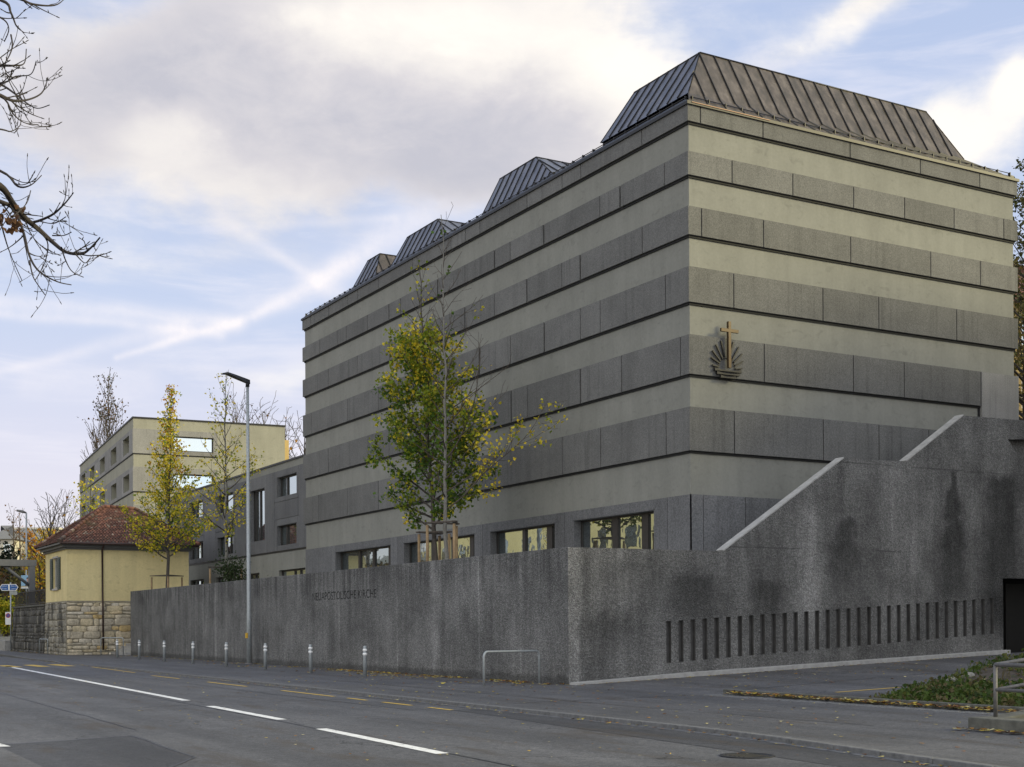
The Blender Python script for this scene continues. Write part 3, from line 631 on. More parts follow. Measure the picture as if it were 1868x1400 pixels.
for hi, (y0, y1, ty0, ty1, tx0, tx1, tz, bx0, bx1) in enumerate(HOODS):
    h = MB(); zb = EZ + 0.20; zf = zb + (0.28 if hi == 0 else 0.0)
    A = [Vector(p) for p in ((bx0, y0, zf), (bx1, y0, zf), (bx1, y1, zf), (bx0, y1, zf))]; Tp = [Vector(p) for p in ((tx0, ty0, tz), (tx1, ty0, tz), (tx1, ty1, tz), (tx0, ty1, tz))]
    def face(a, b_, c, d, m, n):
        """sheet a-b (foot) to d-c (ridge); standing seams run straight down the slope"""
        nn = (b_ - a).cross(d - a).normalized(); e = (b_ - a).normalized(); L = (b_ - a).length
        sd, sc2 = (d - a).dot(e), (c - a).dot(e); v = (d - a) - e * sd; lo, hi_ = min(0, sd), max(L, sc2)
        h.poly([a, b_, c, d], m)
        def span(s_):
            f0, f1 = 0.0, 1.0
            if s_ < sd: f1 = s_ / sd if sd > 0 else 1.0
            if s_ < 0: f0 = s_ / sd
            if s_ > sc2: f1 = (L - s_) / (L - sc2) if L > sc2 else 1.0
            if s_ > L: f0 = (s_ - L) / (sc2 - L)
            return f0, f1
        for k in range(n + 1):
            s_ = lo + (hi_ - lo) * (k + .0) / n; f0, f1 = span(s_)
            if f1 - f0 < .03: continue
            p, q = a + e * s_ + v * f0, a + e * s_ + v * f1; ax = e * 0.013; top = nn * 0.045
            h.hexa([p - ax, p + ax, p + ax + top, p - ax + top, q - ax, q + ax, q + ax + top, q - ax + top], 2)
        for p, q in ((a, d), (b_, c)): h.tube([p, q], .022, 5, 2)
    face(A[0], A[1], Tp[1], Tp[0], 1, 20 if hi == 0 else 18)
    face(A[3], A[0], Tp[0], Tp[3], 0, {0: 9, 1: 10, 2: 10, 3: 5}[hi])
    face(A[1], A[2], Tp[2], Tp[1], 1, 8); face(A[2], A[3], Tp[3], Tp[2], 0, 12)
    h.poly(Tp, 0)
    for k in range(4):
        p, q = Tp[k], Tp[(k + 1) % 4]; d = (q - p).normalized()
        h.tube([p + Vector((0, 0, .01)), q + Vector((0, 0, .01))], 0.03, 5, 2)
    if hi == 0:   # flared foot over the entrance front
        C0, C1 = Vector((CX0 - 0.05, CY0 - 0.1, EZ + 0.06)), Vector((CX1 + 0.05, CY0 - 0.1, EZ + 0.06))
        for k in range(20):
            t0, t1 = k / 20, (k + 1) / 20
            h.poly([C0.lerp(C1, t0), C0.lerp(C1, t1), A[0].lerp(A[1], t1), A[0].lerp(A[1], t0)], 1)
            p, q = C0.lerp(C1, t0), A[0].lerp(A[1], t0); ax = Vector((0.014, 0, 0)); top = Vector((0, 0, 0.05))
            h.hexa([p - ax, p + ax, p + ax + top, p - ax + top, q - ax, q + ax, q + ax + top, q - ax + top], 2)
        h.poly([C1, (CX1 + .05, CY0 + 4.5, EZ + .06), (bx1, y1, zb), A[1]], 1)
    h.build('roof_hood', [M['copper_cool'], M['copper_brown'] if hi in (0, 3) else M['copper_cool'], M['darkmetal']], rf, fix=False)
# snow guards along both eaves
s = MB()
def guard(P, L):
    n = int(L / 0.66)
    for dz in (0.16, 0.27): s.tube([P(0.1, EZ + dz, -0.02), P(L - 0.1, EZ + dz, -0.02)], 0.016, 5)
    for k in range(n + 1):
        u = 0.15 + k * (L - 0.3) / n
        s.boxf(P, u - .014, u + .014, EZ + 0.05, EZ + 0.30, -0.08, 0.03); s.boxf(P, u + .1, u + .26, EZ + .10, EZ + .22, -0.06, -0.03)
guard(PL, LW); guard(PR, RW)
s.build('snow_guard', M['darkmetal'], church)
# emblem: cross above a rising sun over water
em = MB(); wY = lambda d: CY0 - PT - d
em.box(7.955, 8.065, wY(0.19), wY(0.09), 9.84, 11.33, 0); em.box(7.66, 8.37, wY(0.192), wY(0.12), 10.98, 11.09, 0)
emb = em.build('emblem', M['brass'], church, bevel=0.006)
r = MB()
RAYS = [(7.76, 10.71, 7.9, 10.19), (7.55, 10.57, 7.82, 10.13), (7.41, 10.36, 7.73, 10.06), (7.36, 10.14, 7.7, 9.98), (7.4, 9.9, 7.67, 9.87), (8.26, 10.72, 8.11, 10.19), (8.49, 10.58, 8.21, 10.14), (8.62, 10.37, 8.28, 10.06), (8.66, 10.14, 8.32, 9.96), (8.62, 9.9, 8.33, 9.86)]
for x0, z0, x1, z1 in RAYS:
    one = MB(); d = Vector((x1 - x0, 0, z1 - z0)).normalized(); nrm = Vector((-d.z, 0, d.x)) * 0.020
    p, q = Vector((x0, wY(0.07), z0)), Vector((x1, wY(0.07), z1)); bk = Vector((0, 0.05, 0))
    one.hexa([p - nrm, p + nrm, p + nrm + bk, p - nrm + bk, q - nrm, q + nrm, q + nrm + bk, q - nrm + bk]); one.build('ray', M['darkmetal'], emb)
arc = MB()
arc.tube([(8.0 + 0.33 * cos(t * pi / 16), wY(0.03), 9.86 + 0.31 * sin(t * pi / 16)) for t in range(17)], 0.010, 5)
arc.build('sun_arc', M['darkmetal'], emb)
for x0, x1, z in ((7.47, 8.56, 9.775), (7.56, 8.47, 9.67), (7.71, 8.31, 9.565)):
    wv = MB(); n = 24; top = []; bot = []
    for k in range(n + 1):
        t = k / n; x = x0 + (x1 - x0) * t; th = 0.018 + 0.028 * abs(2 * t - 1) ** 2.2; zz = z - 0.02 * sin(t * pi)
        top.append((x, wY(0.10), zz + th)); bot.append((x, wY(0.10), zz - th))
    wv.prism(top + bot[::-1], (0, 0.08, 0)); wv.build('wave', M['darkmetal'], emb)

# ------------------------------------------------------------------ retaining wall with the church's name
def boolean_cut(o, cutter):
    md = o.modifiers.new('cut', 'BOOLEAN'); md.operation = 'DIFFERENCE'; md.object = cutter; md.solver = 'EXACT'
    bpy.context.view_layer.update()
    dg = bpy.context.evaluated_depsgraph_get()
    me = bpy.data.meshes.new_from_object(o.evaluated_get(dg)); o.modifiers.clear(); old = o.data; o.data = me; me.name = old.name
    bpy.data.objects.remove(cutter, do_unlink=True)
w = MB(); WT = 3.757
w.box(0.0, 0.32, 0.0, 48.0, -0.4, WT)
rw = w.build('retaining_wall', [M['wall'], M['black']], loc=(0, 0, 0), bevel=0.012)
tag(rw, 'long dark rough concrete retaining wall along the pavement with recessed church lettering', 'wall')
fc = bpy.data.curves.new('lettering', 'FONT'); fc.body = 'NEUAPOSTOLISCHE KIRCHE'; fc.size = 0.43; fc.extrude = 0.03; fc.space_character = 1.0
fo = bpy.data.objects.new('lettering', fc); COL.objects.link(fo)
bpy.context.view_layer.update()
tm = bpy.data.meshes.new_from_object(fo.evaluated_get(bpy.context.evaluated_depsgraph_get())); bpy.data.objects.remove(fo, do_unlink=True)
xs = [v.co.x for v in tm.vertices]; ysv = [v.co.y for v in tm.vertices]; sx = 6.18 / (max(xs) - min(xs)); sy = 0.31 / (max(ysv) - min(ysv))
for v in tm.vertices:
    x, y, z = v.co; v.co = (z, 18.91 - (x - min(xs)) * sx, 2.655 + (y - min(ysv)) * sy)   # reads from far to near, 3 cm deep
bmt = bmesh.new(); bmt.from_mesh(tm); bmesh.ops.remove_doubles(bmt, verts=bmt.verts, dist=0.0004); bmesh.ops.recalc_face_normals(bmt, faces=bmt.faces); bmt.to_mesh(tm); bmt.free()
tm.materials.clear(); tm.materials.append(M['black'])
to = bpy.data.objects.new('cut', tm); COL.objects.link(to)
boolean_cut(rw, to)

# ------------------------------------------------------------------ stair wall on the right
def zslope(x): return 0.04 + 0.0335 * max(0.0, x)
sw = MB()
prof = [(0.325, -0.4), (0.325, 3.757), (5.36, 3.765), (10.10, 6.74), (12.79, 6.79), (15.41, 8.45), (26.0, 8.62), (26.0, -0.4)]
sw.prism([(x, 0.0, z) for x, z in prof], (0, 0.34, 0), 0)
sw.box(0.0, 0.325, -0.004, 0.0, -0.4, WT - 0.012, 0)
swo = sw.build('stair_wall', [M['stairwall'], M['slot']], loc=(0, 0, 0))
tag(swo, 'stepped concrete stair wall with a row of vertical slots and a dark doorway', 'wall')
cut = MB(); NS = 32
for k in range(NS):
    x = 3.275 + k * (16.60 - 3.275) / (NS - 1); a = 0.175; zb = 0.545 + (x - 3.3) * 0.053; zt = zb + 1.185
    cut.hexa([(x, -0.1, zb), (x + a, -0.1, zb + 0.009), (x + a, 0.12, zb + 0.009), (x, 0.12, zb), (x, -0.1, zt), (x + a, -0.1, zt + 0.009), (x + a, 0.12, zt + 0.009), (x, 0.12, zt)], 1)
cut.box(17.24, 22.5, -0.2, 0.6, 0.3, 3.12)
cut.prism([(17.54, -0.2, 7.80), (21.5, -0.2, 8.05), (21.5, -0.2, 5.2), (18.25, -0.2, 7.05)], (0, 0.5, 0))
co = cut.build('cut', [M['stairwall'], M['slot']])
boolean_cut(swo, co)
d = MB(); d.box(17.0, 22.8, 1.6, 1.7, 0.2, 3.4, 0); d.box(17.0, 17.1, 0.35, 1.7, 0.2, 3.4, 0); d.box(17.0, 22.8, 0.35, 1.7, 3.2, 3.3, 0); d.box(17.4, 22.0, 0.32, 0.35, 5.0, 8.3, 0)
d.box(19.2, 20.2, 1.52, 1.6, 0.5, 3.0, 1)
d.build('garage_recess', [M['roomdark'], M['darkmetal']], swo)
skylit_cap = MB()
for (xa, za), (xc, zc) in (((5.36, 3.765), (10.10, 6.74)), ((12.79, 6.79), (15.41, 8.45))):
    skylit_cap.hexa([(xa, -.004, za + .002), (xc, -.004, zc + .002), (xc, .344, zc + .002), (xa, .344, za + .002), (xa - .02, -.004, za + .035), (xc - .02, -.004, zc + .035), (xc - .02, .344, zc + .035), (xa - .02, .344, za + .035)])
skylit_cap.build('coping', M['cast'], swo)  # added pale cap: sky light on the sloping wall tops put into the colour
k_ = MB()   # light cast kerb at the wall's foot
xs_ = [0.02, 4, 8, 12, 17.2]
for a, c in zip(xs_[:-1], xs_[1:]):
    za, zc = zslope(a) + (0.04 if a < 1 else 0.10), zslope(c) + 0.10
    k_.hexa([(a, -0.34, -0.3), (c, -0.34, -0.3), (c, -0.001, -0.3), (a, -0.001, -0.3), (a, -0.34, za), (c, -0.34, zc), (c, -0.001, zc), (a, -0.001, za)])
tag(k_.build('kerb_strip', M['cast'], bevel=0.01), kind='structure')
# stairs rising behind the wall
stp = MB(); x, z = 5.2, 3.2
for k in range(14): stp.box(7.2 + k * 0.28, 16.9, 0.36 if k else 0.361, CY0 - 0.05 - k * .001, 2.9 - k * .01, 3.05 + (k + 1) * 0.172)
for k in range(8): stp.box(13.6 + k * 0.28, 16.9, 0.37, CY0 - 0.07 - k * .001, 5.0, 5.46 + (k + 1) * 0.172)
tag(stp.build('stairs', M['cast'], loc=(0, 0, 0)), 'concrete outdoor stairs rising behind the stepped wall', 'stairs')

# ------------------------------------------------------------------ ground
def sheet(name, m, xs, ys, zf, kind='structure'):
    b = MB()
    for x in xs:
        for y in ys: b.v.append((x, y, zf(x, y)))
    n = len(ys)
    for i in range(len(xs) - 1):
        for j in range(n - 1):
            b.f.append((i * n + j, (i + 1) * n + j, (i + 1) * n + j + 1, i * n + j + 1)); b.m.append(0); b.sm.append(True)
    return tag(b.build(name, m, fix=False), kind=kind)
def lin(a, b, n): return [a + (b - a) * k / n for k in range(n + 1)]
def smooth(t): t = min(1, max(0, t)); return t * t * (3 - 2 * t)
sheet('ground', M['gravel_earth'], lin(-1500, 2500, 8), lin(-1500, 3000, 8), lambda x, y: -0.6)
RZ = -0.075
sheet('road', M['road'], [-40, -16.4], [-200, -60, 0, 60, 140], lambda x, y: RZ + .0) if False else None
sheet('road', M['road'], [-16.2, -6.0], [-200, -60, 0, 60, 160], lambda x, y: RZ)
def kerbx(y): return -6.12 - (0.9 * smooth((-y - 13) / 9) if y < -13 else 0) + (0.55 * smooth((y - 44) / 14))
# pavement and driveway (rises towards the right along the stair wall)
def pz(x, y):
    z = 0.02 + 0.006 * x if x < 0 else 0.02 + 0.0335 * x * smooth((y + 9) / 8.5) + 0.022 * x * (1 - smooth((y + 9) / 8.5))
    if x < 0: z = 0.0 + 0.02 * (x + 6.2) / 6.2
    if y > 30: z -= 0.02 * 0
    return z
pv = MB(); ysp = lin(-60, 0, 30) + [2, 6, 12, 18, 24, 27, 29, 30.5, 32, 34, 36, 40, 44, 50, 56, 64, 75, 95, 140]
def dropped(y): return 0.085 * (smooth((y - 27.5) / 2.5) - smooth((y - 36.5) / 2.5))
rows = []
for y in ysp:
    kx = kerbx(y); xsr = [kx + 0.14, kx + 0.9, -4, -2, 0.0] + ([2, 5, 9, 14, 20, 30, 45] if y <= 0 else [])
    rows.append((y, xsr))
for (ya, xa), (yb_, xb) in zip(rows[:-1], rows[1:]):
    n = 5 if yb_ > 0 else 12
    for i in range(n - 1):
        q = [(xa[i], ya), (xa[i + 1], ya), (xb[i + 1], yb_), (xb[i], yb_)]
        pv.poly([(x, y, pz(x, y) - (dropped(y) * smooth(1 - (x - kerbx(y)) / 0.95) if x < -3.5 else 0)) for x, y in q], 0)
tag(pv.build('pavement', M['pave'], fix=False), kind='structure')
kb = MB()
for ya, yb_ in zip(lin(-60, 120, 180)[:-1], lin(-60, 120, 180)[1:]):
    xa, xb = kerbx(ya), kerbx(yb_); yb2 = yb_ - 0.008; za, zb = 0.004 - dropped(ya), 0.004 - dropped(yb_)
    kb.hexa([(xa, ya, -0.5), (xa + .14, ya, -0.5), (xb + .14, yb2, -0.5), (xb, yb2, -0.5), (xa, ya, za), (xa + .14, ya, za), (xb + .14, yb2, zb), (xb, yb2, zb)])
tag(kb.build('kerb', M['kerb'], bevel=0.012), kind='structure')
# gutter stones beside the kerb
gs = MB()
for ya, yb_ in zip(lin(-60, 20, 160)[:-1], lin(-60, 20, 160)[1:]):
    xa, xb = kerbx(ya), kerbx(yb_)
    gs.poly([(xa - .13, ya + .01, RZ + .006), (xa - .004, ya + .01, RZ + .012), (xb - .004, yb_ - .01, RZ + .012), (xb - .13, yb_ - .01, RZ + .006)])
tag(gs.build('gutter', M['kerb'], fix=False), kind='structure')
# near pavement under the camera and beyond the road
sheet('near_pavement', M['pave'], [-40, -16.2], [-200, -40, 40, 200], lambda x, y: 0.0)
# markings
mk = MB(); MZ = RZ + 0.006
def stripe(x0, y0, x1, y1, wd, m):
    d = Vector((x1 - x0, y1 - y0, 0)).normalized(); n = Vector((-d.y, d.x, 0)) * wd / 2
    a, c = Vector((x0, y0, MZ)), Vector((x1, y1, MZ)); mk.poly([a - n, c - n, c + n, a + n], m)
stripe(-9.25, 32.9, -9.75, 18.0, 0.20, 0); stripe(-9.75, 18.0, -10.38, 0.3, 0.20, 0); stripe(-10.57, -2.15, -10.71, -7.06, 0.20, 0); stripe(-10.91, -9.5, -11.15, -14.5, 0.20, 0); stripe(-11.25, -17, -11.4, -22, 0.2, 0)
for y0, y1 in ((29.2, 20.35), (17.0, 13.5), (10.3, 6.5), (3.6, -0.1), (-0.95, -2.1), (-3.0, -4.5), (-5.35, -6.4)): stripe(-6.85 if y0 < 20 else -6.3, y0, -6.85 if y0 < 20 else -6.6, y1, 0.11, 1)
for x in (-13.6, -12.5, -11.4, -10.3, -9.2, -8.05, -6.95): stripe(x, 34.6, x + 0.1, 31.0, 0.52, 1)
mk.poly([(-16.12, -10.0, MZ), (-15.93, -10.05, MZ), (-16.0, -9.3, MZ), (-16.12, -9.3, MZ)], 0)
tag(mk.build('road_markings', [M['road_white'], M['road_yellow']], fix=False), kind='structure')
dm = MB(); dz = lambda x, y: pz(x, y) + 0.006
for (x0, y0, x1, y1) in ((2.2, -7.9, 4.3, -7.8),): dm.poly([(x0, y0 - .06, dz(x0, y0)), (x1, y1 - .06, dz(x1, y1)), (x1, y1 + .06, dz(x1, y1)), (x0, y0 + .06, dz(x0, y0))])
tag(dm.build('parking_line', M['road_yellow'], fix=False), kind='structure')
pt = MB()
ysn = lin(-6.36, -24, 20)
for ya, yb_ in zip(ysn[:-1], ysn[1:]):
    f = lambda y: -6.86 - (0.45 * smooth((-6.36 - y) / 6) + 0.085 * max(0, -12 - y))
    pt.poly([(f(ya), ya, RZ + .004), (f(yb_), yb_, RZ + .004), (kerbx(yb_) - .14, yb_, RZ + .004), (kerbx(ya) - .14, ya, RZ + .004)])
pt.poly([(-16.1, -9.7, RZ + .004), (-13.97, -9.15, RZ + .004), (-14.13, -13.06, RZ + .004), (-14.73, -14.2, RZ + .004), (-16.1, -14.0, RZ + .004)])
tag(pt.build('road_patch', M['road_patch'], fix=False), kind='structure')
mh = MB(); mh.lathe([(0.36, 0), (0.36, 0.008), (0.30, 0.008), (0.30, 0.004), (0.02, 0.004)], (-7.95, -16.95, RZ + .004), 24)
for k in range(5): mh.box(-8.15, -7.75, -17.14 + k * .09, -17.10 + k * .09, RZ + .005, RZ + .013)
tag(mh.build('manhole_cover', M['darkmetal'], loc=(-7.95, -16.95, RZ)), 'round dark manhole cover in the road near the kerb', 'manhole cover')
sm_ = MB(); rs = random.Random(31)
def seam(pts, w_, z):
    P = []
    for (x0, y0), (x1, y1) in zip(pts[:-1], pts[1:]):
        n = max(2, int(math.hypot(x1 - x0, y1 - y0) / .8))
        P += [(x0 + (x1 - x0) * k / n + rs.gauss(0, .015), y0 + (y1 - y0) * k / n + rs.gauss(0, .015)) for k in range(n)]
    P.append(pts[-1])
    for (x0, y0), (x1, y1) in zip(P[:-1], P[1:]):
        d = Vector((x1 - x0, y1 - y0, 0)).normalized(); n_ = Vector((-d.y, d.x, 0)) * w_ * rs.uniform(.7, 1.2) / 2
        sm_.poly([Vector((x0, y0, z(x0, y0))) - n_, Vector((x1, y1, z(x1, y1))) - n_, Vector((x1, y1, z(x1, y1))) + n_, Vector((x0, y0, z(x0, y0))) + n_], 0)
rz_ = lambda x, y: RZ + .0055; pz_ = lambda x, y: pz(x, y) + .0055
seam([(-10.0, 40), (-10.55, 5), (-11.0, -12), (-11.3, -22)], .035, rz_); seam([(-7.6, 24), (-7.7, 2), (-7.5, -6)], .03, rz_); seam([(-6.3, -1.5), (-9.8, -1.2), (-13.2, -2.0)], .04, rz_)
seam([(-16.0, -9.66), (-13.97, -9.13), (-14.13, -13.1), (-14.75, -14.2)], .05, lambda x, y: RZ + .0065); seam([(-13.4, 12), (-13.6, -8)], .03, rz_)
seam([(-3.9, 46), (-3.8, 10), (-3.95, -8), (-3.7, -15)], .025, pz_); seam([(-5.9, 2.2), (-3.8, 2.0), (-.1, 2.4)], .03, pz_); seam([(-5.8, -6.3), (-.4, -6.1)], .03, pz_); seam([(-5.9, 15.0), (-.1, 15.4)], .025, pz_); seam([(.5, -5.6), (6, -5.0), (14, -4.4)], .03, pz_)
tag(sm_.build('tar_seam', M['tar'], fix=False), kind='structure')
# terrace and slope behind
tr_ = MB(); tr_.box(0.325, 16.9, 0.345, 47.98, -0.4, 3.05); tr_.box(5.6, 16.9, 47.98, 66, -.4, 3.05); tr_.box(16.9, 30, 3.0, 50, -0.4, 3.04)
tag(tr_.build('terrace', M['cast'], loc=(0, 0, 0)), kind='structure')
def hz(x, y):
    a = 15 * smooth((y - 150) / 260) * smooth((x + 60) / 120) + 9 * smooth((x - 22) / 60)
    return -0.5 + a + (3.4 * smooth((y - 52) / 10) * smooth((x + 2) / 6) if y > 48 else 0)
sheet('hillside', M['hill'], lin(-2.4, 500, 50), lin(52.5, 700, 55), hz)
sheet('slope', M['hill'], lin(24, 220, 26), lin(-10, 60, 14), lambda x, y: -0.5 + 8.6 * smooth((x - 24) / 16))

# ------------------------------------------------------------------ lower wing beside the church
wing = thing('school_wing', 'low two-storey grey concrete wing with deep window reveals beside the church', 'building', (6.9, 37.0, 3.1))
WX = 6.9; PW = lambda u, v, w: (WX - w, u, v)
WIN = [(38.80, 41.98, 8.98, 10.17), (38.85, 42.03, 6.21, 7.41), (44.07, 46.70, 6.70, 9.81), (49.92, 53.19, 8.90, 10.10), (49.97, 53.24, 6.20, 7.41), (56.37, 59.54, 9.01, 10.15), (56.33, 59.60, 6.21, 7.41), (37.70, 41.90, 3.3, 4.85), (45.23, 48.28, 3.3, 4.85), (56.4, 59.5, 3.3, 4.85), (51.0, 53.8, 3.3, 4.85)]
b = MB(); holed(b, PW, 36.85, 66.0, 2.9, 10.90, WIN, 0.62, 0)
b.poly([(WX, 66, 2.9), (18, 66, 2.9), (18, 66, 10.9), (WX, 66, 10.9)]); b.poly([(WX, 36.85, 10.9), (18, 36.85, 10.9), (18, 66, 10.9), (WX, 66, 10.9)])
b.poly([(WX + .62, 36.9, 3), (WX + .62, 65, 3), (WX + .62, 65, 10.8), (WX + .62, 36.9, 10.8)])
b.build('wall', M['plaster'], wing, fix=False)
b = MB()
g = 0.012
def clad(u0, u1, v0, v1, holes=(), t=0.05):
    us = sorted({u0, u1, *[h[0] for h in holes], *[h[1] for h in holes]}); vs = sorted({v0, v1, *[h[2] for h in holes], *[h[3] for h in holes]})
    for i in range(len(us) - 1):
        for j in range(len(vs) - 1):
            a, c, e, f = us[i], us[i + 1], vs[j], vs[j + 1]
            if any(h[0] <= a + 1e-6 and c <= h[1] + 1e-6 and h[2] <= e + 1e-6 and f <= h[3] + 1e-6 for h in holes): continue
            b.boxf(PW, a + (g if a == u0 else 0), c - (g if c == u1 else 0), e + (g if e == v0 else 0), f - (g if f == v1 else 0), 0, t)
edges = [36.86, 38.49, 42.40, 43.80, 47.67, 49.66, 53.61, 56.07, 60.0, 62.5]
for a, c in zip(edges[:-1], edges[1:]):
    hs = [h for h in WIN[:7] if a < (h[0] + h[1]) / 2 < c]
    if len(hs) == 2:
        for lo, hi in ((5.95, 7.75), (7.75, 8.74), (8.74, 10.52)): clad(a, c, lo, hi, [h for h in hs if lo < (h[2] + h[3]) / 2 < hi])
    else: clad(a, c, 5.95, 10.52, hs)
for h in WIN[:7]:
    b.boxf(PW, h[0] - .001, h[0] + .04, h[2], h[3], -.6, .045); b.boxf(PW, h[1] - .04, h[1] + .001, h[2], h[3], -.6, .045); b.boxf(PW, h[0], h[1], h[3] - .03, h[3], -.6, .045); b.boxf(PW, h[0], h[1], h[2], h[2] + .03, -.6, .045)
b.build('cladding', M['panel_cool'], wing)
b = MB(); b.boxf(PW, 36.86, 66, 5.86, 5.95, 0, 0.02, 0); b.boxf(PW, 36.86, 66.1, 10.9, 11.0, -0.3, 0.07, 0)
for u in edges[1:-1]: b.boxf(PW, u - g, u + g, 5.95, 10.52, 0, .01, 0)
b.build('trim', M['darkmetal'], wing)
for i, h in enumerate(WIN):
    mu = [(h[0] + 2.1, 0.16)] if i in (0, 1, 3, 5) else ([(h[0] + 1.45, 0.14), (h[0] + 2.2, 0.1)] if i == 2 else [(h[0] + 1.2, 0.1), (h[0] + 2.1, 0.08)])
    window(wing, PW, h[0] + .041, h[1] - .041, h[2] + .031, h[3] - .031, -0.23, mu, 0.06, M['glass_sky'])

# ------------------------------------------------------------------ three-storey block behind
FB = Vector((7.05, 75.57, 3.0))
far = thing('school_block', 'three-storey cream and grey block with square windows behind the yellow ginkgo', 'building', FB, rot=radians(-5.1))
FL = lambda u, v, w: (-w, u, v - 3.0); FR = lambda u, v, w: (u, -w, v - 3.0)
lw = []
for u in (1.84, 8.85, 15.92, 23.0, 29.85): lw.append((u, u + 3.25, 15.75, 17.1)); lw.append((u, u + 3.25, 12.72, 14.02)); lw.append((u, u + 3.25, 9.75, 11.0))
rwn = [(3.06, 6.32, 15.78, 16.97), (3.06, 6.32, 12.80, 13.96)]
b = MB()
holed(b, FL, 0, 34.6, 2.0, 18.25, lw, 0.75, 0); holed(b, FR, 0, 12.25, 2.0, 18.25, rwn, 0.32, 0)
b.poly([FR(12.25, 2, 0), (12.25, 34.6, -1), (12.25, 34.6, 15.25), FR(12.25, 18.25, 0)]); b.poly([(0, 34.6, -1), (12.25, 34.6, -1), (12.25, 34.6, 15.25), (0, 34.6, 15.25)])
b.poly([(0, 0, 15.25), (12.25, 0, 15.25), (12.25, 34.6, 15.25), (0, 34.6, 15.25)])
b.poly([(.75, .4, -1), (.75, 34, -1), (.75, 34, 15), (.75, .4, 15)]); b.poly([(.4, .33, 0), (12, .33, 0), (12, .33, 15), (.4, .33, 15)])
b.build('wall', M['cream_plaster'], far, fix=False, local=True)
def ringclad(b, P, u0, u1, v0, v1, holes, t):
    us = sorted({u0, u1, *[h[0] for h in holes], *[h[1] for h in holes]}); vs = sorted({v0, v1, *[h[2] for h in holes], *[h[3] for h in holes]})
    for i in range(len(us) - 1):
        for j in range(len(vs) - 1):
            a, c, e, f = us[i], us[i + 1], vs[j], vs[j + 1]
            if any(h[0] <= a + 1e-6 and c <= h[1] + 1e-6 and h[2] <= e + 1e-6 and f <= h[3] + 1e-6 for h in holes): continue
            b.boxf(P, a, c, e, f, 0, t)
for v0, v1, k in ((15.47, 17.42, 0), (12.45, 14.40, 1), (9.4, 11.35, 2)):
    b = MB(); hs = lw[k::3]
    cut_ = [0.0, 5.9, 12.9, 19.95, 27.0, 34.6]
    for a, c, h in zip(cut_[:-1], cut_[1:], hs): ringclad(b, FL, a + .012, c - .012, v0, v1, [h], 0.06)
    hr = rwn[k:k + 1] if k < 2 else []
    ringclad(b, FR, -0.06, 2.6, v0, v1, [], 0.055)
    if hr: ringclad(b, FR, 2.63, 6.65, v0, v1, hr, 0.055)
    b.build('panel_band', M['panel_light'], far, local=True)
    b = MB(); b.boxf(FL, 0, 34.6, v0 - .09, v0, 0, .03); b.boxf(FR, -.03, 6.65, v0 - .09, v0, 0, .03); b.build('shadow_joint', M['black'], far, local=True)
b = MB(); b.boxf(FL, -0.08, 34.7, 18.25, 18.36, -0.3, 0.08); b.boxf(FR, 0.3, 12.33, 18.25, 18.36, -0.3, 0.08); b.build('roof_edge', M['darkmetal'], far, local=True)
b = MB(); b.box(12.26, 12.7, 0.4, 1.6, 8, 14.2); b.build('flue', M['yellowwall2'], far, local=True)
for h in lw: window(far, FL, h[0] + .01, h[1] - .01, h[2] + .01, h[3] - .01, -0.6, [(h[0] + 1.6, .1)], 0.08, local=True)
for h in rwn[:1]: window(far, FR, h[0] + .01, h[1] - .01, h[2] + .01, h[3] - .01, -0.22, [], 0.07, M['glass_sky'], local=True)

h = rwn[1]; f = MB()     # lower wide window: lean added to the pane so that it mirrors the sky
for a_ in ((h[0] + .01, h[0] + .08, h[2] + .01, h[3] - .01), (h[1] - .08, h[1] - .01, h[2] + .01, h[3] - .01), (h[0] + .08, h[1] - .08, h[2] + .01, h[2] + .08), (h[0] + .08, h[1] - .08, h[3] - .08, h[3] - .01)): f.boxf(FR, *a_, -.27, -.17)
f = f.build('window', M['bronze_frame'], far, local=True); g_ = MB()
q_ = [FR(u, v, w) for v, w in ((h[2] + .05, -.20), (h[3] - .05, -.255)) for u, w in ((h[0] + .05, w), (h[1] - .05, w), (h[1] - .05, w - .012), (h[0] + .05, w - .012))]
g_.hexa(q_); g_.build('pane', M['glass_sky'], f, local=True)

# ------------------------------------------------------------------ small yellow house
HX0, HY0, HX1, HY1 = -2.8, 52.0, 4.62, 58.6
house = thing('small_house', 'small pale yellow house with hipped red tile roof on a rubble stone base', 'house', (HX0, HY0, 0))
PHL = lambda u, v, w: (HX0 - w, u, v); PHR = lambda u, v, w: (u, HY0 - w, v)
b = MB(); holed(b, PHL, HY0, HY1, 3.28, 6.5, [(54.62, 56.05, 4.10, 5.98)], 0.25); b.poly([PHR(HX0, 3.28, 0), PHR(HX1, 3.28, 0), PHR(HX1, 6.5, 0), PHR(HX0, 6.5, 0)])
b.poly([(HX1, HY0, 3), (HX1, HY1, 3), (HX1, HY1, 6.5), (HX1, HY0, 6.5)]); b.poly([(HX0, HY1, 3), (HX1, HY1, 3), (HX1, HY1, 6.5), (HX0, HY1, 6.5)])
b.build('wall', M['yellowwall'], house, fix=False)
b = MB()
b.hexa([(HX0 - .10, HY0 - .10, -.3), (HX1, HY0 - .10, -.3), (HX1, HY1, -.3), (HX0 - .10, HY1, -.3), (HX0 - .02, HY0 - .02, 3.28), (HX1, HY0 - .02, 3.28), (HX1, HY1, 3.28), (HX0 - .02, HY1, 3.28)])
b.build('stone_base', M['mortar'], house)
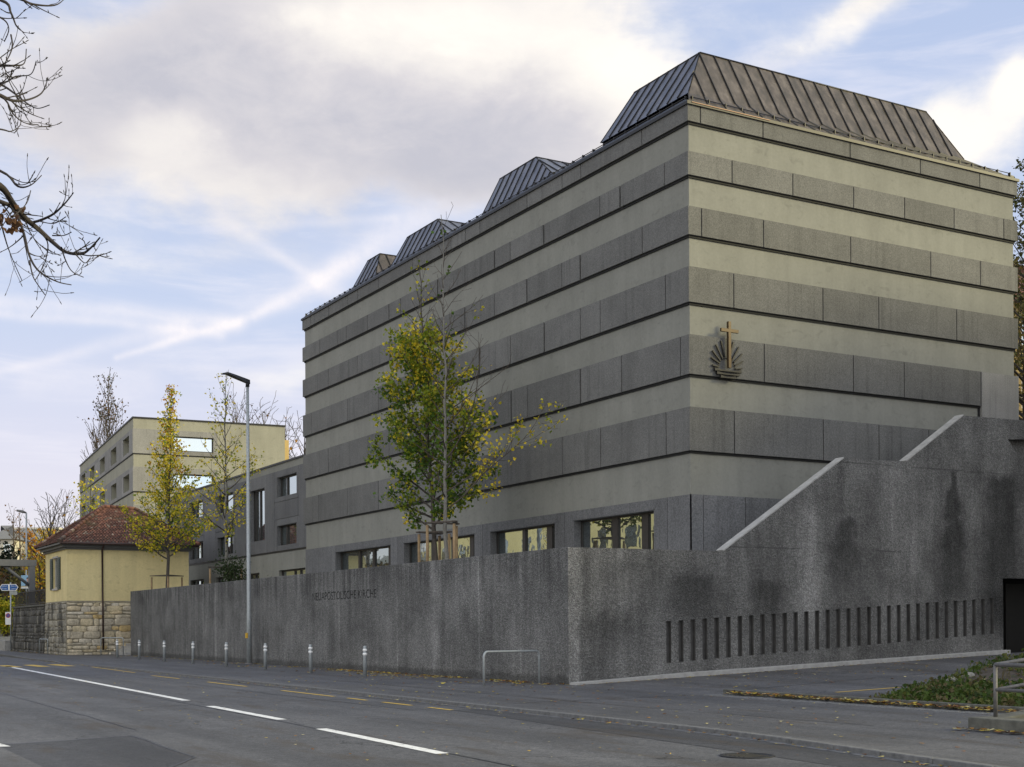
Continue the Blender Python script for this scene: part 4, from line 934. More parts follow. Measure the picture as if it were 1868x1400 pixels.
def stones(P, u0, u1, v0, v1, rng, m, name, parent, lean=0.0, mean=.52, loc=None):
    sb = MB(); v = v0
    while v < v1 - .05:
        hh = min(rng.choice((.16, .22, .3, .38, .48)) * rng.uniform(.85, 1.15), v1 - v); u = u0 - rng.uniform(0, .3)
        while u < u1:
            wd = rng.uniform(.45, 1.6) * mean; a, c = max(u, u0), min(u + wd, u1); u += wd
            if c - a < .08: continue
            g_ = rng.uniform(.008, .028); j = lambda q: rng.uniform(-q, q); d = rng.uniform(.015, .06); k = lean * (1 - (v - v0) / (v1 - v0))
            up_ = j(.06)
            o_ = [(a + g_ + j(.02), v + g_ + up_ + j(.02)), (c - g_ + j(.02), v + g_ + up_ + j(.02)), (c - g_ + j(.03), v + hh - g_ + j(.03)), (a + g_ + j(.03), v + hh - g_ + j(.03))]
            cu, cv = sum(q[0] for q in o_) / 4, sum(q[1] for q in o_) / 4
            mids = []
            for q in range(4):     # eight-sided outline so no stone is a plain rectangle
                x0_, x1_ = o_[q], o_[(q + 1) % 4]; cut_ = rng.uniform(.08, .26)
                mids += [(x0_[0] + (x1_[0] - x0_[0]) * cut_, x0_[1] + (x1_[1] - x0_[1]) * cut_), (x1_[0] - (x1_[0] - x0_[0]) * cut_, x1_[1] - (x1_[1] - x0_[1]) * cut_)]
            lay = [[P(x, min(max(y, v0), v1), k - .03) for x, y in mids], [P(x, min(max(y, v0), v1), k + d * .6) for x, y in mids],
                   [P(cu + (x - cu) * .80, min(max(cv + (y - cv) * .76, v0), v1), k + d + j(.012)) for x, y in mids]]
            i0 = len(sb.v)
            for L_ in lay: sb.v += [tuple(q) for q in L_]
            for l_ in range(2):
                for q in range(8): sb.f.append((i0 + l_ * 8 + q, i0 + l_ * 8 + (q + 1) % 8, i0 + (l_ + 1) * 8 + (q + 1) % 8, i0 + (l_ + 1) * 8 + q)); sb.m.append(0); sb.sm.append(True)
            sb.f.append(tuple(i0 + 16 + q for q in range(8))); sb.m.append(0); sb.sm.append(True)
        v += hh
    return sb.build(name, m, parent)
stones(lambda u, v, w: (u, HY0 - .02 - w, v), HX0 - .02, HX1, -.05, 3.22, random.Random(3), M['stone'], 'masonry', house, .08, .66)
stones(lambda u, v, w: (HX0 - .02 - w, u, v), HY0, HY1, -.05, 3.22, random.Random(4), M['stone_grey'], 'masonry', house, .08, .42)
wd = window(house, PHL, 54.62, 56.05, 4.10, 5.98, -0.15, [(55.33, .06)], .07, M['glass'], M['stone_trim'])
b = MB(); b.boxf(PHL, 54.5, 56.17, 3.98, 4.10, -.1, .08); b.build('sill', M['stone_trim'], wd)
b = MB(); b.boxf(PHL, 54.5, 56.17, 5.98, 6.1, -.1, .03); b.build('lintel', M['stone_trim'], wd)
for u0 in (53.76, 56.1):
    b = MB(); b.boxf(PHL, u0, u0 + .82, 4.02, 6.0, .02, .05)
    for k in range(16): b.boxf(PHL, u0 + .07, u0 + .75, 4.10 + k * .115, 4.16 + k * .115, .045, .075)
    b.build('shutter', M['shutter'], house)
b = MB(); e = 0.5
for z0, z1, ex in ((6.38, 6.50, 0.12), (6.50, 6.66, 0.28), (6.66, 6.76, e)):
    b.box(HX0 - ex, HX1 + ex, HY0 - ex, HY1 + ex, z0, z1)
b.build('eaves', M['cornice'], house)
RIDGE = [Vector((0.15, 55.3, 9.28)), Vector((2.1, 55.3, 9.22))]
EV = [Vector((HX0 - e - .05, HY0 - e - .05, 6.78)), Vector((HX1 + e + .05, HY0 - e - .05, 6.78)), Vector((HX1 + e + .05, HY1 + e + .05, 6.78)), Vector((HX0 - e - .05, HY1 + e + .05, 6.78))]
b = MB()
def tiles(a, c, r0, r1):
    """courses of overlapping tiles from the eaves a-c up to the ridge r0-r1"""
    rnd = random.Random(int(a.x * 10 + c.y)); nr = 24; up = (c - a).cross(r0 - a).normalized()
    b.poly([a, c, r1, r0] if (r1 - r0).length > .01 else [a, c, r0], 1)
    for j in range(nr):
        t0, t1 = j / nr, (j + 1.25) / nr
        p0, p1 = a.lerp(r0, t0), c.lerp(r1, t0); q0, q1 = a.lerp(r0, min(t1, 1)), c.lerp(r1, min(t1, 1))
        n = max(1, int((p1 - p0).length / 0.19))
        for i in range(n):
            s0, s1 = i / n + .004, (i + 1) / n - .004; lift = up * (0.05 + rnd.uniform(-.008, .012)); lo = up * 0.012
            P0, P1, Q1, Q0 = p0.lerp(p1, s0), p0.lerp(p1, s1), q0.lerp(q1, s1), q0.lerp(q1, s0); dn = (p0 - q0).normalized() * .02
            i0 = len(b.v); mid0 = (P0 + P1) / 2 + dn * 2.2
            b.v += [tuple(P0 + lift), tuple(mid0 + lift), tuple(P1 + lift), tuple(Q1 + lo), tuple(Q0 + lo), tuple(P0), tuple(P1)]
            b.f += [(i0, i0 + 1, i0 + 2, i0 + 3, i0 + 4), (i0 + 5, i0 + 6, i0 + 2, i0 + 1, i0)]; b.m += [0, 0]; b.sm += [False, False]
tiles(EV[0], EV[1], RIDGE[0], RIDGE[1]); tiles(EV[3], EV[0], RIDGE[0], RIDGE[0]); tiles(EV[1], EV[2], RIDGE[1], RIDGE[1]); tiles(EV[2], EV[3], RIDGE[1], RIDGE[0])
for p, q in ((EV[0], RIDGE[0]), (EV[3], RIDGE[0]), (RIDGE[0], RIDGE[1]), (EV[1], RIDGE[1]), (EV[2], RIDGE[1])):
    n = max(3, int((q - p).length / .34))
    for k in range(n): b.tube([p.lerp(q, k / n) + Vector((0, 0, .05)), p.lerp(q, (k + .97) / n) + Vector((0, 0, .05))], [.13, .105], 7, 0)
b.build('roof', [M['tile'], M['wood_dark']], house, fix=False)
b = MB(); b.tube([(-3.3, HY0 - e - .1, 6.72), (HX1 + .5, HY0 - e - .1, 6.72)], .07, 7); b.tube([(-.72, HY0 - .5, 6.66), (-.72, HY0 - .1, 6.35), (-.72, HY0 - .1, 3.3), (-.72, HY0 - .16, 3.1), (-.72, HY0 - .2, .3)], .055, 7)
b.build('downpipe', simple('brown_pipe', (0.05, 0.028, 0.024), .5, .3), house)

# stone terrace wall beyond the house with railing, portal frame and signs
swl = thing('stone_wall', 'blackened rubble stone wall left of the yellow house below a railing', 'wall', (-2.8, 64, 0))
b = MB(); b.hexa([(-2.98, 58.62, -.3), (1.0, 58.62, -.3), (1.0, 70.6, -.3), (-2.98, 70.6, -.3), (-2.8, 58.62, 3.08), (1.0, 58.62, 3.08), (1.0, 70.6, 3.08), (-2.8, 70.6, 3.08)], 0); b.build('wall_core', M['mortar_dark'], swl)
stones(lambda u, v, w: (-2.8 - w, u, v), 58.7, 70.6, -.05, 3.05, random.Random(8), M['stone_dark'], 'masonry', swl, .17, .40)
b = MB(); b.box(-2.9, 1.0, 58.62, 70.65, 3.08, 3.2); b.build('coping', M['oldcast'], swl)
rl = thing('railing', 'thin dark bar railing on top of the blackened stone wall', 'railing', (-2.7, 64, 3.2))
b = MB()
for z in (3.3, 4.15): b.box(-2.72, -2.68, 58.7, 70.6, z - .02, z + .02)
b.build('rail', M['darkmetal'], rl)
b = MB()
for k in range(60): b.box(-2.712, -2.688, 58.8 + k * .2 - .012, 58.8 + k * .2 + .012, 3.2, 4.2)
b.build('bars', M['darkmetal'], rl)
pf = thing('steel_portal', 'grey steel portal frame with diagonal brace above the stone wall', 'frame', (-1.5, 71.0, 3.1))
b = MB(); b.box(-1.7, -1.3, 70.72, 71.28, 2.9, 6.15); b.build('post', M['paintgrey'], pf)
b = MB(); b.box(-6.4, -1.2, 70.7, 71.3, 6.15, 6.62); b.build('beam', M['paintgrey'], pf)
b = MB(); b.tube([(-1.6, 71.0, 4.7), (-3.5, 71.0, 6.25)], .15, 4); b.build('brace', M['paintgrey'], pf)

def text_mesh(body, w, h, origin, xdir, ydir, m, name, parent, depth=.004):
    fc = bpy.data.curves.new('t', 'FONT'); fc.body = body; fc.extrude = .001
    o = bpy.data.objects.new('t', fc); COL.objects.link(o); bpy.context.view_layer.update()
    me = bpy.data.meshes.new_from_object(o.evaluated_get(bpy.context.evaluated_depsgraph_get())); bpy.data.objects.remove(o, do_unlink=True)
    xs = [v.co.x for v in me.vertices]; ys_ = [v.co.y for v in me.vertices]; off = OFF.get(parent.name, Vector((0, 0, 0)))
    for v in me.vertices:
        p = Vector(origin) + Vector(xdir) * ((v.co.x - min(xs)) / (max(xs) - min(xs)) * w) + Vector(ydir) * ((v.co.y - min(ys_)) / (max(ys_) - min(ys_)) * h)
        v.co = p - off
    me.materials.clear(); me.materials.append(m); me.name = name
    t = bpy.data.objects.new(name, me); COL.objects.link(t); t.parent = parent
    return t
# direction sign: blades face the camera
SP = Vector((-3.25, 69.2, 0)); sgn = thing('direction_sign', 'pole with blue and white direction arrows at the end of the stone wall', 'road sign', SP)
XD = RGT.copy(); ND = -FWD
b = MB(); b.tube([SP + Vector((0, 0, -.05)), SP + Vector((0, 0, 4.9))], .05, 8); b.build('pole', M['galv'], sgn)
def blade(c, w, h, left):
    b = MB(); c = Vector(c)
    def q(x, z, d=0): return c + XD * x + Vector((0, 0, z)) + ND * d
    tip = .16; s_ = -1 if left else 1
    def pts(w, h, tp, d): return [q(-s_ * w / 2, -h / 2, d), q(s_ * (w / 2 - tp), -h / 2, d), q(s_ * w / 2, 0, d), q(s_ * (w / 2 - tp), h / 2, d), q(-s_ * w / 2, h / 2, d)]
    b.prism(pts(w, h, tip, .06), ND * .02, 0); b.prism(pts(w - .1, h - .08, tip - .02, .081), ND * .004, 1)
    return b.build('sign_blade', [M['whitepost'], M['signblue']], sgn)
c1 = at(13, 1076, 92.0); c2 = at(28, 1076, 92.0)
c1 = SP + XD * -.42 + Vector((0, 0, 4.55)); c2 = SP + XD * .25 + Vector((0, 0, 4.55))
for c, l, t in ((c1, True, ('Zürich', 'Brugg')), (c2, False, ('Bern', 'Luzern'))):
    bl = blade(c, .66, .46, l)
    for k, tx in enumerate(t): text_mesh(tx, .36, .11, c + XD * -.18 + Vector((0, 0, .05 - k * .18)) + ND * .09, XD, UPV, M['whitepost'], 'lettering', bl)
b = MB(); c = SP + Vector((0, 0, 4.15)); b.hexa([c + XD * x + Vector((0, 0, z)) + ND * d for z in (-.13, .13) for x, d in ((-.05, .06), (.5, .06), (.5, .08), (-.05, .08))]); b.build('sign_plate', M['galv'], sgn)
b = MB(); c = SP + XD * -.16 + Vector((0, 0, 2.35))
b.hexa([c + XD * x + Vector((0, 0, z)) + ND * d for z in (-.45, .45) for x, d in ((-.2, .06), (.2, .06), (.2, .08), (-.2, .08))], 0)
def disc(cn, rr, d, m): b.prism([cn + XD * rr * cos(k * pi / 10) + Vector((0, 0, rr * sin(k * pi / 10))) + ND * d for k in range(20)], ND * .004, m)
cc = c + Vector((0, 0, .2)); disc(cc, .17, .081, 1); disc(cc, .12, .086, 2)
b.prism([cc + XD * (-.10) + Vector((0, 0, .08)) + ND * .091, cc + XD * (-.08) + Vector((0, 0, .10)) + ND * .091, cc + XD * .10 + Vector((0, 0, -.08)) + ND * .091, cc + XD * .08 + Vector((0, 0, -.10)) + ND * .091], ND * .003, 1)
b.build('no_parking_plate', [M['whitepost'], M['signred'], M['signblue']], sgn)
# poster
pc = at(48.5, 1062, 99); po = thing('election_poster', 'pale blue poster with a man in dark jacket on a post', 'poster', (pc.x, pc.y, 3.0))
b = MB(); hw, hh = .40, .50
def pq(x, z, d=0): return pc + XD * x + Vector((0, 0, z)) + ND * d
b.hexa([pq(x, z, d) for z in (-hh, hh) for x, d in ((-hw, 0), (hw, 0), (hw, .03), (-hw, .03))], 0)
b.prism([pq(-hw + .01, -hh + .01, .031), pq(hw - .01, -hh + .01, .031), pq(hw - .01, -hh + .15, .031), pq(-hw + .01, -hh + .15, .031)], ND * .003, 1)
b.prism([pq(-hw + .01, -hh + .16, .031), pq(hw - .01, -hh + .16, .031), pq(hw - .01, -hh + .20, .031), pq(-hw + .01, -hh + .20, .031)], ND * .003, 4)
b.prism([pq(-.1, -.29, .031), pq(.38, -.29, .031), pq(.38, -.08, .031), pq(.24, .03, .031), pq(.1, .03, .031), pq(-.03, -.06, .031)], ND * .004, 2)
b.prism([pq(.12 + .11 * cos(k * pi / 8), .17 + .16 * sin(k * pi / 8), .037) for k in range(16)], ND * .004, 3)
b.prism([pq(.12 + .115 * cos(k * pi / 8), .24 + .11 * sin(k * pi / 8), .042) for k in range(9)], ND * .003, 2)
b.build('poster_board', [M['posterblue'], M['whitepost'], M['navy'], M['skin'], M['road_yellow']], po)
b = MB(); b.tube([(pc.x, pc.y + .1, 2.0), (pc.x, pc.y + .1, pc.z + .9)], .05, 6); b.build('post', M['galv'], po)
# low concrete walls and steps between house and retaining wall
b = MB()
for k in range(15): b.box(-0.25 + k * .30, 5.5, 48.02, 51.9, -.3, 0.17 * (k + 1))
tag(b.build('steps', M['cast'], loc=(-.25, 50, 0)), 'concrete steps climbing between the stone house and the retaining wall', 'steps')
b = MB(); b.box(-3.4, 3, 78, 78.4, -.3, 1.0); b.box(-3.4, -3.0, 70.8, 78, -.3, .75)
tag(b.build('low_wall', M['cast'], loc=(-3, 78, 0)), 'low pale concrete wall at the far left kerb', 'wall')

# ------------------------------------------------------------------ street furniture
def loop_rail(name, label, cat, p0, p1, h, r=.024, rad=.14, z0=0.0, group=None, m=None, extra=False):
    p0, p1 = Vector((*p0, z0)), Vector((*p1, z0)); d = (p1 - p0).normalized(); t = thing(name, label, cat, p0, group)
    pts = [p0 - Vector((0, 0, .05)), p0 + UPV * (h - rad)]
    for k in range(1, 6): a = k * pi / 10; pts.append(p0 + d * rad * (1 - cos(a)) + UPV * (h - rad + rad * sin(a)))
    for k in range(1, 6): a = k * pi / 10; pts.append(p1 - d * rad * (1 - sin(a)) + UPV * (h - rad + rad * cos(a)))
    pts.append(p1 - Vector((0, 0, .05)))
    b = MB(); b.tube(pts, r, 9); b.build('hoop', m or M['galv'], t)
    if extra:
        for f in (.33, .66): b = MB(); q = p0.lerp(p1, f); b.tube([q, q + UPV * h], .012, 5); b.build('bar', m or M['galv_dark'], t)
    else:
        for q in (p0, p1): b = MB(); b.lathe([(.06, 0), (.06, .012), (.028, .014)], q, 10); b.build('base_plate', M['galv_dark'], t)
    return t
loop_rail('bike_rail', 'galvanised steel hoop rail standing in front of the concrete wall corner', 'rail', (-2.28, .62), (-.30, 1.05), .94, .032)
loop_rail('bike_rail', 'small galvanised hoop in front of the dark stone wall', 'rail', (-3.35, 57.8), (-3.2, 55.9), .95, .032)
loop_rail('handrail', 'galvanised barrier rail in front of the concrete steps', 'rail', (-1.35, 49.6), (-.45, 47.9), 1.05, .03, extra=True)
bol = thing('bollard', '', 'bollard', (-2.2, 8.71, 0.012), 'grey bollards with white bands')
b = MB(); b.lathe([(.062, -.05), (.062, .68), (.062, .81), (.056, .815), (.056, .99), (.05, 1.0)], (-2.2, 8.71, .012), 14); b.build('post', M['galv'], bol)
for z in (.70, .83):
    b = MB(); b.lathe([(.063, 0), (.073, .012), (.073, .062), (.063, .074)], (-2.2, 8.71, .012 + z), 14); b.build('white_band', M['whitepost'], bol)
bl_lab = ['grey bollard nearest the steel hoop rail', 'dark weathered bollard below the wall lettering, second from the hoop rail', 'grey bollard just right of the street lamp foot', 'grey bollard just left of the street lamp foot',
          'second grey bollard left of the street lamp', 'third grey bollard left of the street lamp', 'grey bollard by the left end of the retaining wall', 'grey bollard in front of the concrete steps, farthest of the row']
for i, (y, lab) in enumerate(zip((8.71, 13.46, 18.22, 23.02, 27.82, 32.53, 37.28, 41.93), bl_lab)):
    o = bol if i == 0 else copy_tree(bol)
    o.location = (-2.2, y, .012); o['label'] = lab
    o.rotation_euler = (random.Random(i).uniform(-.012, .012), random.Random(i + 9).uniform(-.012, .012), i)
lamp = thing('street_lamp', 'tall galvanised street lamp with flat black head by the retaining wall', 'street lamp', (-.42, 25.4, 0.02))
b = MB(); b.tube([(-.42, 25.4, -.05), (-.42, 25.4, 2.2), (-.42, 25.4, 2.25), (-.42, 25.4, 12.2)], [.11, .105, .095, .062], 14); b.build('pole', M['galv'], lamp)
b = MB()
def sect(x, zc, hw, hh): return [(-.42 + x, 25.4 - hw, zc - hh * .5), (-.42 + x, 25.4 - hw * .75, zc + hh), (-.42 + x, 25.4 + hw * .75, zc + hh), (-.42 + x, 25.4 + hw, zc - hh * .5)]
S_ = [sect(.09, 12.28, .10, .12), sect(-.1, 12.34, .13, .11), sect(-.6, 12.50, .20, .07), sect(-.92, 12.60, .20, .045), sect(-1.14, 12.57, .15, .02)]
for s0_, s1_ in zip(S_[:-1], S_[1:]):
    for k in range(4): b.poly([s0_[k], s0_[(k + 1) % 4], s1_[(k + 1) % 4], s1_[k]])
b.poly(S_[0]); b.poly(S_[-1]); b.tube([(-.42, 25.4, 12.1), (-.42, 25.4, 12.34)], .085, 12); b.build('lamp_head', M['lamp_black'], lamp)
b = MB(); b.box(-.57, -.50, 25.32, 25.48, 1.15, 1.38); b.build('cable_box', M['yellowbox'], lamp)
b = MB(); b.lathe([(.20, 0), (.20, .02), (.12, .05)], (-.42, 25.4, .02), 14); b.build('base_plate', M['galv_dark'], lamp)
for px, yt_, D, lab, hd in ((48, 936, 118, 'slim distant street lamp above the steel portal frame', 1), (21, 1040, 135, 'short distant street lamp behind the direction sign', -1)):
    top = at(px, yt_, D); l2 = thing('street_lamp', lab, 'street lamp', (top.x, top.y, 0))
    b = MB(); b.tube([(top.x, top.y, 0), top], [.11, .07], 8); b.build('pole', M['galv'], l2)
    b = MB(); q = top - XD * .8 * hd; b.tube([top, top - XD * .35 * hd + UPV * .12, top - XD * .85 * hd + UPV * .22], [.07, .13, .09], 6); b.build('lamp_head', M['galv_dark'], l2)

# ------------------------------------------------------------------ trees
def leaf_mesh(mb, p, size, rng, col, n=None, up=.35):
    """one small leaf: a bent fan of two faces"""
    d = Vector((rng.gauss(0, 1), rng.gauss(0, 1), rng.gauss(0, .7) - up)).normalized(); a = d.orthogonal().normalized()
    a = (Matrix.Rotation(rng.uniform(0, 2 * pi), 3, d) @ a); c = d.cross(a)
    i = len(mb.v); s_ = size * rng.uniform(.7, 1.25)
    mb.v += [tuple(p), tuple(p + d * s_ * .75 + a * s_ * .55 + c * s_ * .12), tuple(p + d * s_), tuple(p + d * s_ * .75 - a * s_ * .55 + c * s_ * .12)]
    mb.f += [(i, i + 1, i + 2), (i, i + 2, i + 3)]; mb.m += [0, 0]; mb.sm += [False, False]
    k = rng.uniform(.72, 1.25); mb.c += [(col[0] * k, col[1] * k, col[2] * k)] * 4
def vary(rng, cols):
    a, c = rng.choice(cols), rng.choice(cols); t = rng.random()
    return [x + (y - x) * t for x, y in zip(a, c)]
GREEN = [(.075, .14, .016), (.10, .17, .02), (.055, .11, .015)]; LIME = [(.24, .28, .02), (.29, .30, .025), (.17, .23, .02)]
YELL = [(.66, .53, .03), (.74, .54, .035), (.56, .50, .04)]; ORNG = [(.42, .20, .025), (.36, .15, .02), (.50, .28, .03)]; BROWN = [(.14, .075, .03), (.10, .055, .025)]

def grow(mb, sites, rng, p, d, L, r, lvl, o):
    """one branch and its side shoots; sites collects (point, level, fraction) for leaves"""
    n = max(3, int(L / o['seg'])); st = L / n; pts = [p.copy()]; rad = [r]
    jit = o['jit'] * (1 + .5 * lvl)
    for k in range(n):
        d = (d + Vector((rng.gauss(0, jit), rng.gauss(0, jit), rng.gauss(0, jit) + o['trop'][min(lvl, len(o['trop']) - 1)]))).normalized()
        p = p + d * st; pts.append(p.copy()); rad.append(max(r * (1 - .85 * (k + 1) / n), o['rmin']))
        f = (k + 1) / n
        if lvl < o['max'] and f > o.get('bare', .15):
            m = o['kids'][min(lvl, len(o['kids']) - 1)] * st
            cnt = int(m) + (rng.random() < m - int(m))
            for _ in range(cnt):
                ax = Vector((rng.gauss(0, 1), rng.gauss(0, 1), rng.gauss(0, 1))); ax = (ax - d * ax.dot(d))
                if ax.length < 1e-4: continue
                ang = radians(rng.uniform(*o['ang'])); cdv = d * cos(ang) + ax.normalized() * sin(ang)
                cl = L * o['ratio'] * rng.uniform(.45, 1.0) * (1 - .55 * f)
                if cl > o['minlen']: grow(mb, sites, rng, p.copy(), cdv, cl, max(rad[-1] * .62, o['rmin']), lvl + 1, o)
        if lvl >= 1 or f > .3: sites.append((p.copy(), lvl, f))
    mb.tube(pts, rad, (6, 5, 4, 3, 3)[min(lvl, 4)], 1, cap=False)

def tree(name, label, base, H, o, bark_m, leaf_m=None, leaf_fn=None, leaf_size=.09, group=None, seed=1, cat='tree', lean=(0, 0)):
    rng = random.Random(seed); base = Vector(base); t = thing(name, label, cat, base, group)
    tr = MB(); sites = []; n = 14; pts = []; rad = []
    p = base.copy() - Vector((0, 0, .1)); r0 = o['r0']
    for k in range(n + 1):
        f = k / n
        pts.append(base + Vector((lean[0] * f + rng.gauss(0, .012 * H * .2), lean[1] * f + rng.gauss(0, .012 * H * .2), H * f))); rad.append(r0 * (1 - .93 * f ** .85) + .006)
    pts[0] = base - Vector((0, 0, .15))
    tr.tube(pts, rad, 9, 0)
    def onstem(f):
        x = f * n; k = min(int(x), n - 1); return pts[k].lerp(pts[k + 1], x - k), rad[k]
    az = rng.uniform(0, 6.28)
    nl = o['limbs']
    for i in range(nl):
        f = o['h0'] + (o['h1'] - o['h0']) * (i + rng.uniform(-.3, .3)) / nl; f = min(max(f, .05), .985)
        az += 2.4 + rng.uniform(-.4, .4); q, rr = onstem(f)
        rel = (f - o['h0']) / (1 - o['h0']); L = o['prof'](rel, az) * rng.uniform(.8, 1.15)
        if L < .15: continue
        el = radians(o['el'](rel) + rng.uniform(-8, 8)); d = Vector((cos(az) * cos(el), sin(az) * cos(el), sin(el)))
        grow(tr, sites, rng, q, d, L, min(rr * .55, o['lr']), 0, o)
    for k in range(n + 1):
        if pts[k].z > base.z + H * .8: sites.append((pts[k], 1, 1))
    tr.build('trunk', [bark_m, M['bark_twig'] if bark_m is M['bark_pale'] else bark_m], t, fix=False)
    if leaf_fn:
        lf = MB(); lf.c = []
        for (q, lv, f) in sites:
            for cnt, col in leaf_fn(q - base, lv, f, rng):
                for _ in range(cnt):
                    leaf_mesh(lf, q + Vector((rng.gauss(0, .085), rng.gauss(0, .085), rng.gauss(0, .085))) * (leaf_size / .09), leaf_size, rng, vary(rng, col))
        print(name, len(lf.v) // 4, 'leaves')
        if lf.v: lf.build('crown', leaf_m or M['leaf'], t, fix=False)
    return t

# ginkgos on the terrace
gk = dict(r0=.095, limbs=60, h0=.17, h1=.97, lr=.045, seg=.28, jit=.055, trop=(.05, .03, .02), max=2, kids=(3.0, 2.2), ang=(28, 60), ratio=.5, minlen=.2, rmin=.007,
          prof=lambda r, az: (1.7 + 1.6 * sin(pi * min(1, r * 1.2) ** .7)) * (1 - .62 * r), el=lambda r: 26 + 40 * r)
def leaf_dense(q, lv, f, rng):
    h = q.z / 11.2
    yel = min(1, max(0, (h - .45) * 1.7 + (.12 if q.x > .2 else 0)))
    k = rng.random()
    out = rng.choice((6, 8, 9, 11)) if h < .86 else (2 if rng.random() < .35 else 0)
    c = YELL if k < yel * .5 + .05 else (LIME if k < yel * .8 + .48 else GREEN)
    return [(out, c)]
tree('ginkgo_tree', 'dense green ginkgo turning yellow on top in front of the banded church', (3.0, 14.0, 3.1), 12.2, gk, M['bark_dark'], leaf_fn=leaf_dense, leaf_size=.125, seed=5, lean=(-.5, .3))
gk2 = dict(gk, r0=.076, lr=.032, limbs=46, h0=.20, jit=.075, trop=(.07, .05, .03), rmin=.006, prof=lambda r, az: (1.6 + 3.5 * max(0, cos(az + .5)) * (1 - r)) * (1 - .55 * r), el=lambda r: 20 + 40 * r, kids=(2.4, 1.5))
def leaf_sparse(q, lv, f, rng):
    h = q.z / 13.0; side = q.x * .87 - q.y * .5
    pr = .60 if (h < .5 and side > .6) else (.35 if h < .5 else .04)
    if rng.random() > pr: return []
    c = YELL if rng.random() < .75 and side > .8 else (LIME if side > .3 else GREEN)
    return [(rng.choice((2, 3, 4)), c)]
tree('ginkgo_tree', 'half bare pale-trunked ginkgo with few yellow leaves before the church', (2.05, 11.3, 3.1), 13.1, gk2, M['bark_pale'], leaf_fn=leaf_sparse, leaf_size=.12, seed=11, lean=(.05, .2))
gy = dict(gk, r0=.11, limbs=64, h0=.20, prof=lambda r, az: (1.35 + 1.75 * (1 - r) ** 1.3) * (1 - .55 * r), el=lambda r: 20 + 50 * r)
def leaf_gold(q, lv, f, rng):
    h = q.z / 12.6; k = rng.random()
    c = ORNG if k < (h - .55) * .8 else (YELL if k < .52 + .3 * h else (LIME if k < .93 else GREEN))
    return [(rng.choice((2, 4, 6, 7)), c)]
tree('ginkgo_tree', 'slender golden yellow ginkgo at the left end of the retaining wall', (1.95, 47.2, 3.05), 12.7, gy, M['bark_dark'], leaf_fn=leaf_gold, leaf_size=.13, seed=21, lean=(.2, -.3))
gs_ = dict(gk, r0=.10, limbs=34, h0=.26, prof=lambda r, az: (1.6 + 1.3 * (1 - r)) * (1 - .45 * r), el=lambda r: 22 + 46 * r, kids=(2.0, 1.2))
def leaf_few(q, lv, f, rng):
    h = q.z / 12
    if rng.random() > (.95 if h < .66 else .4): return []
    return [(rng.choice((2, 3, 4, 5)), rng.choice((YELL, YELL, LIME)))]
tree('ginkgo_tree', 'thin nearly leafless ginkgo beside the street lamp', (2.85, 38.8, 3.05), 12.1, gs_, M['bark_pale'], leaf_fn=leaf_few, leaf_size=.12, seed=33)
# tree stakes
def stakes(label, c, s, h, third=True, rot=0.0, mt=None):
    t = thing('tree_stake', label, 'tree stake', c, 'timber tree stakes'); c = Vector(c); P = []
    n = 3
    for k in range(n): a = rot + 2 * pi * k / n; P.append(c + Vector((cos(a) * s, sin(a) * s, 0)))
    for p in P:
        b = MB(); b.tube([p, p + UPV * h], .055, 8); b.build('post', mt or M['wood'], t)
    b = MB()
    for k in range(n):
        p, q = P[k] + UPV * (h + .05), P[(k + 1) % n] + UPV * (h + .05); d = (q - p).normalized(); w_ = d.cross(UPV) * .07
        b.hexa([p - w_ - d * .1, q - w_ + d * .1, q + w_ + d * .1, p + w_ - d * .1] + [x + UPV * .05 for x in (p - w_ - d * .1, q - w_ + d * .1, q + w_ + d * .1, p + w_ - d * .1)])
    b.build('cross_board', M['wood_dark'], t)
    return t
stakes('three timber stakes round the pale ginkgo trunk, standing nearest the wall corner', (2.05, 11.3, 3.05), .66, 2.15, rot=.5)
stakes('three timber stakes round the dense green ginkgo, behind the nearer set', (3.0, 14.0, 3.05), .66, 2.0, rot=.9)
stakes('timber stakes round the golden ginkgo before the yellow house', (1.95, 47.2, 3.05), 1.0, 1.55, rot=.3)
stakes('bright timber stakes beside the small dark shrub', (2.85, 38.8, 3.05), .95, 1.7, rot=1.2)
def shrub(name, label, base, rx, h, size, n, cols, seed=3, cat='shrub', group=None):
    rng = random.Random(seed); base = Vector(base); t = thing(name, label, cat, base, group); st = MB(); lf = MB(); lf.c = []
    for k in range(max(5, n // 130)):
        a = rng.uniform(0, 6.28); rr = rx * rng.uniform(.2, 1); tip = base + Vector((cos(a) * rr, sin(a) * rr, h * rng.uniform(.55, 1.0))); mid = base.lerp(tip, .5) + Vector((rng.gauss(0, .1), rng.gauss(0, .1), .1 * h))
        st.tube([base, mid, tip], [.02, .013, .006], 4, 0, cap=False)
        for _ in range(n // max(5, n // 130)):
            f = rng.uniform(.15, 1); q = base.lerp(mid, f * 2) if f < .5 else mid.lerp(tip, f * 2 - 1)
            leaf_mesh(lf, q + Vector((rng.gauss(0, rx * .16), rng.gauss(0, rx * .16), rng.gauss(0, h * .06))), size, rng, vary(rng, cols))
    st.build('stems', M['bark_twig'], t, fix=False); lf.build('foliage', M['leaf'], t, fix=False)
    return t
shrub('shrub', 'small dark evergreen shrub behind the wall left of the lamp', (2.6, 36.6, 3.05), 1.2, 2.5, .10, 1500, [(.03, .05, .015), (.045, .07, .02), (.02, .035, .012)], 4)
shrub('shrub', 'low leafy plant peeping over the wall below the wing windows', (3.4, 33.0, 3.05), .7, 1.15, .09, 260, [(.03, .05, .015), (.05, .075, .02)], 6)

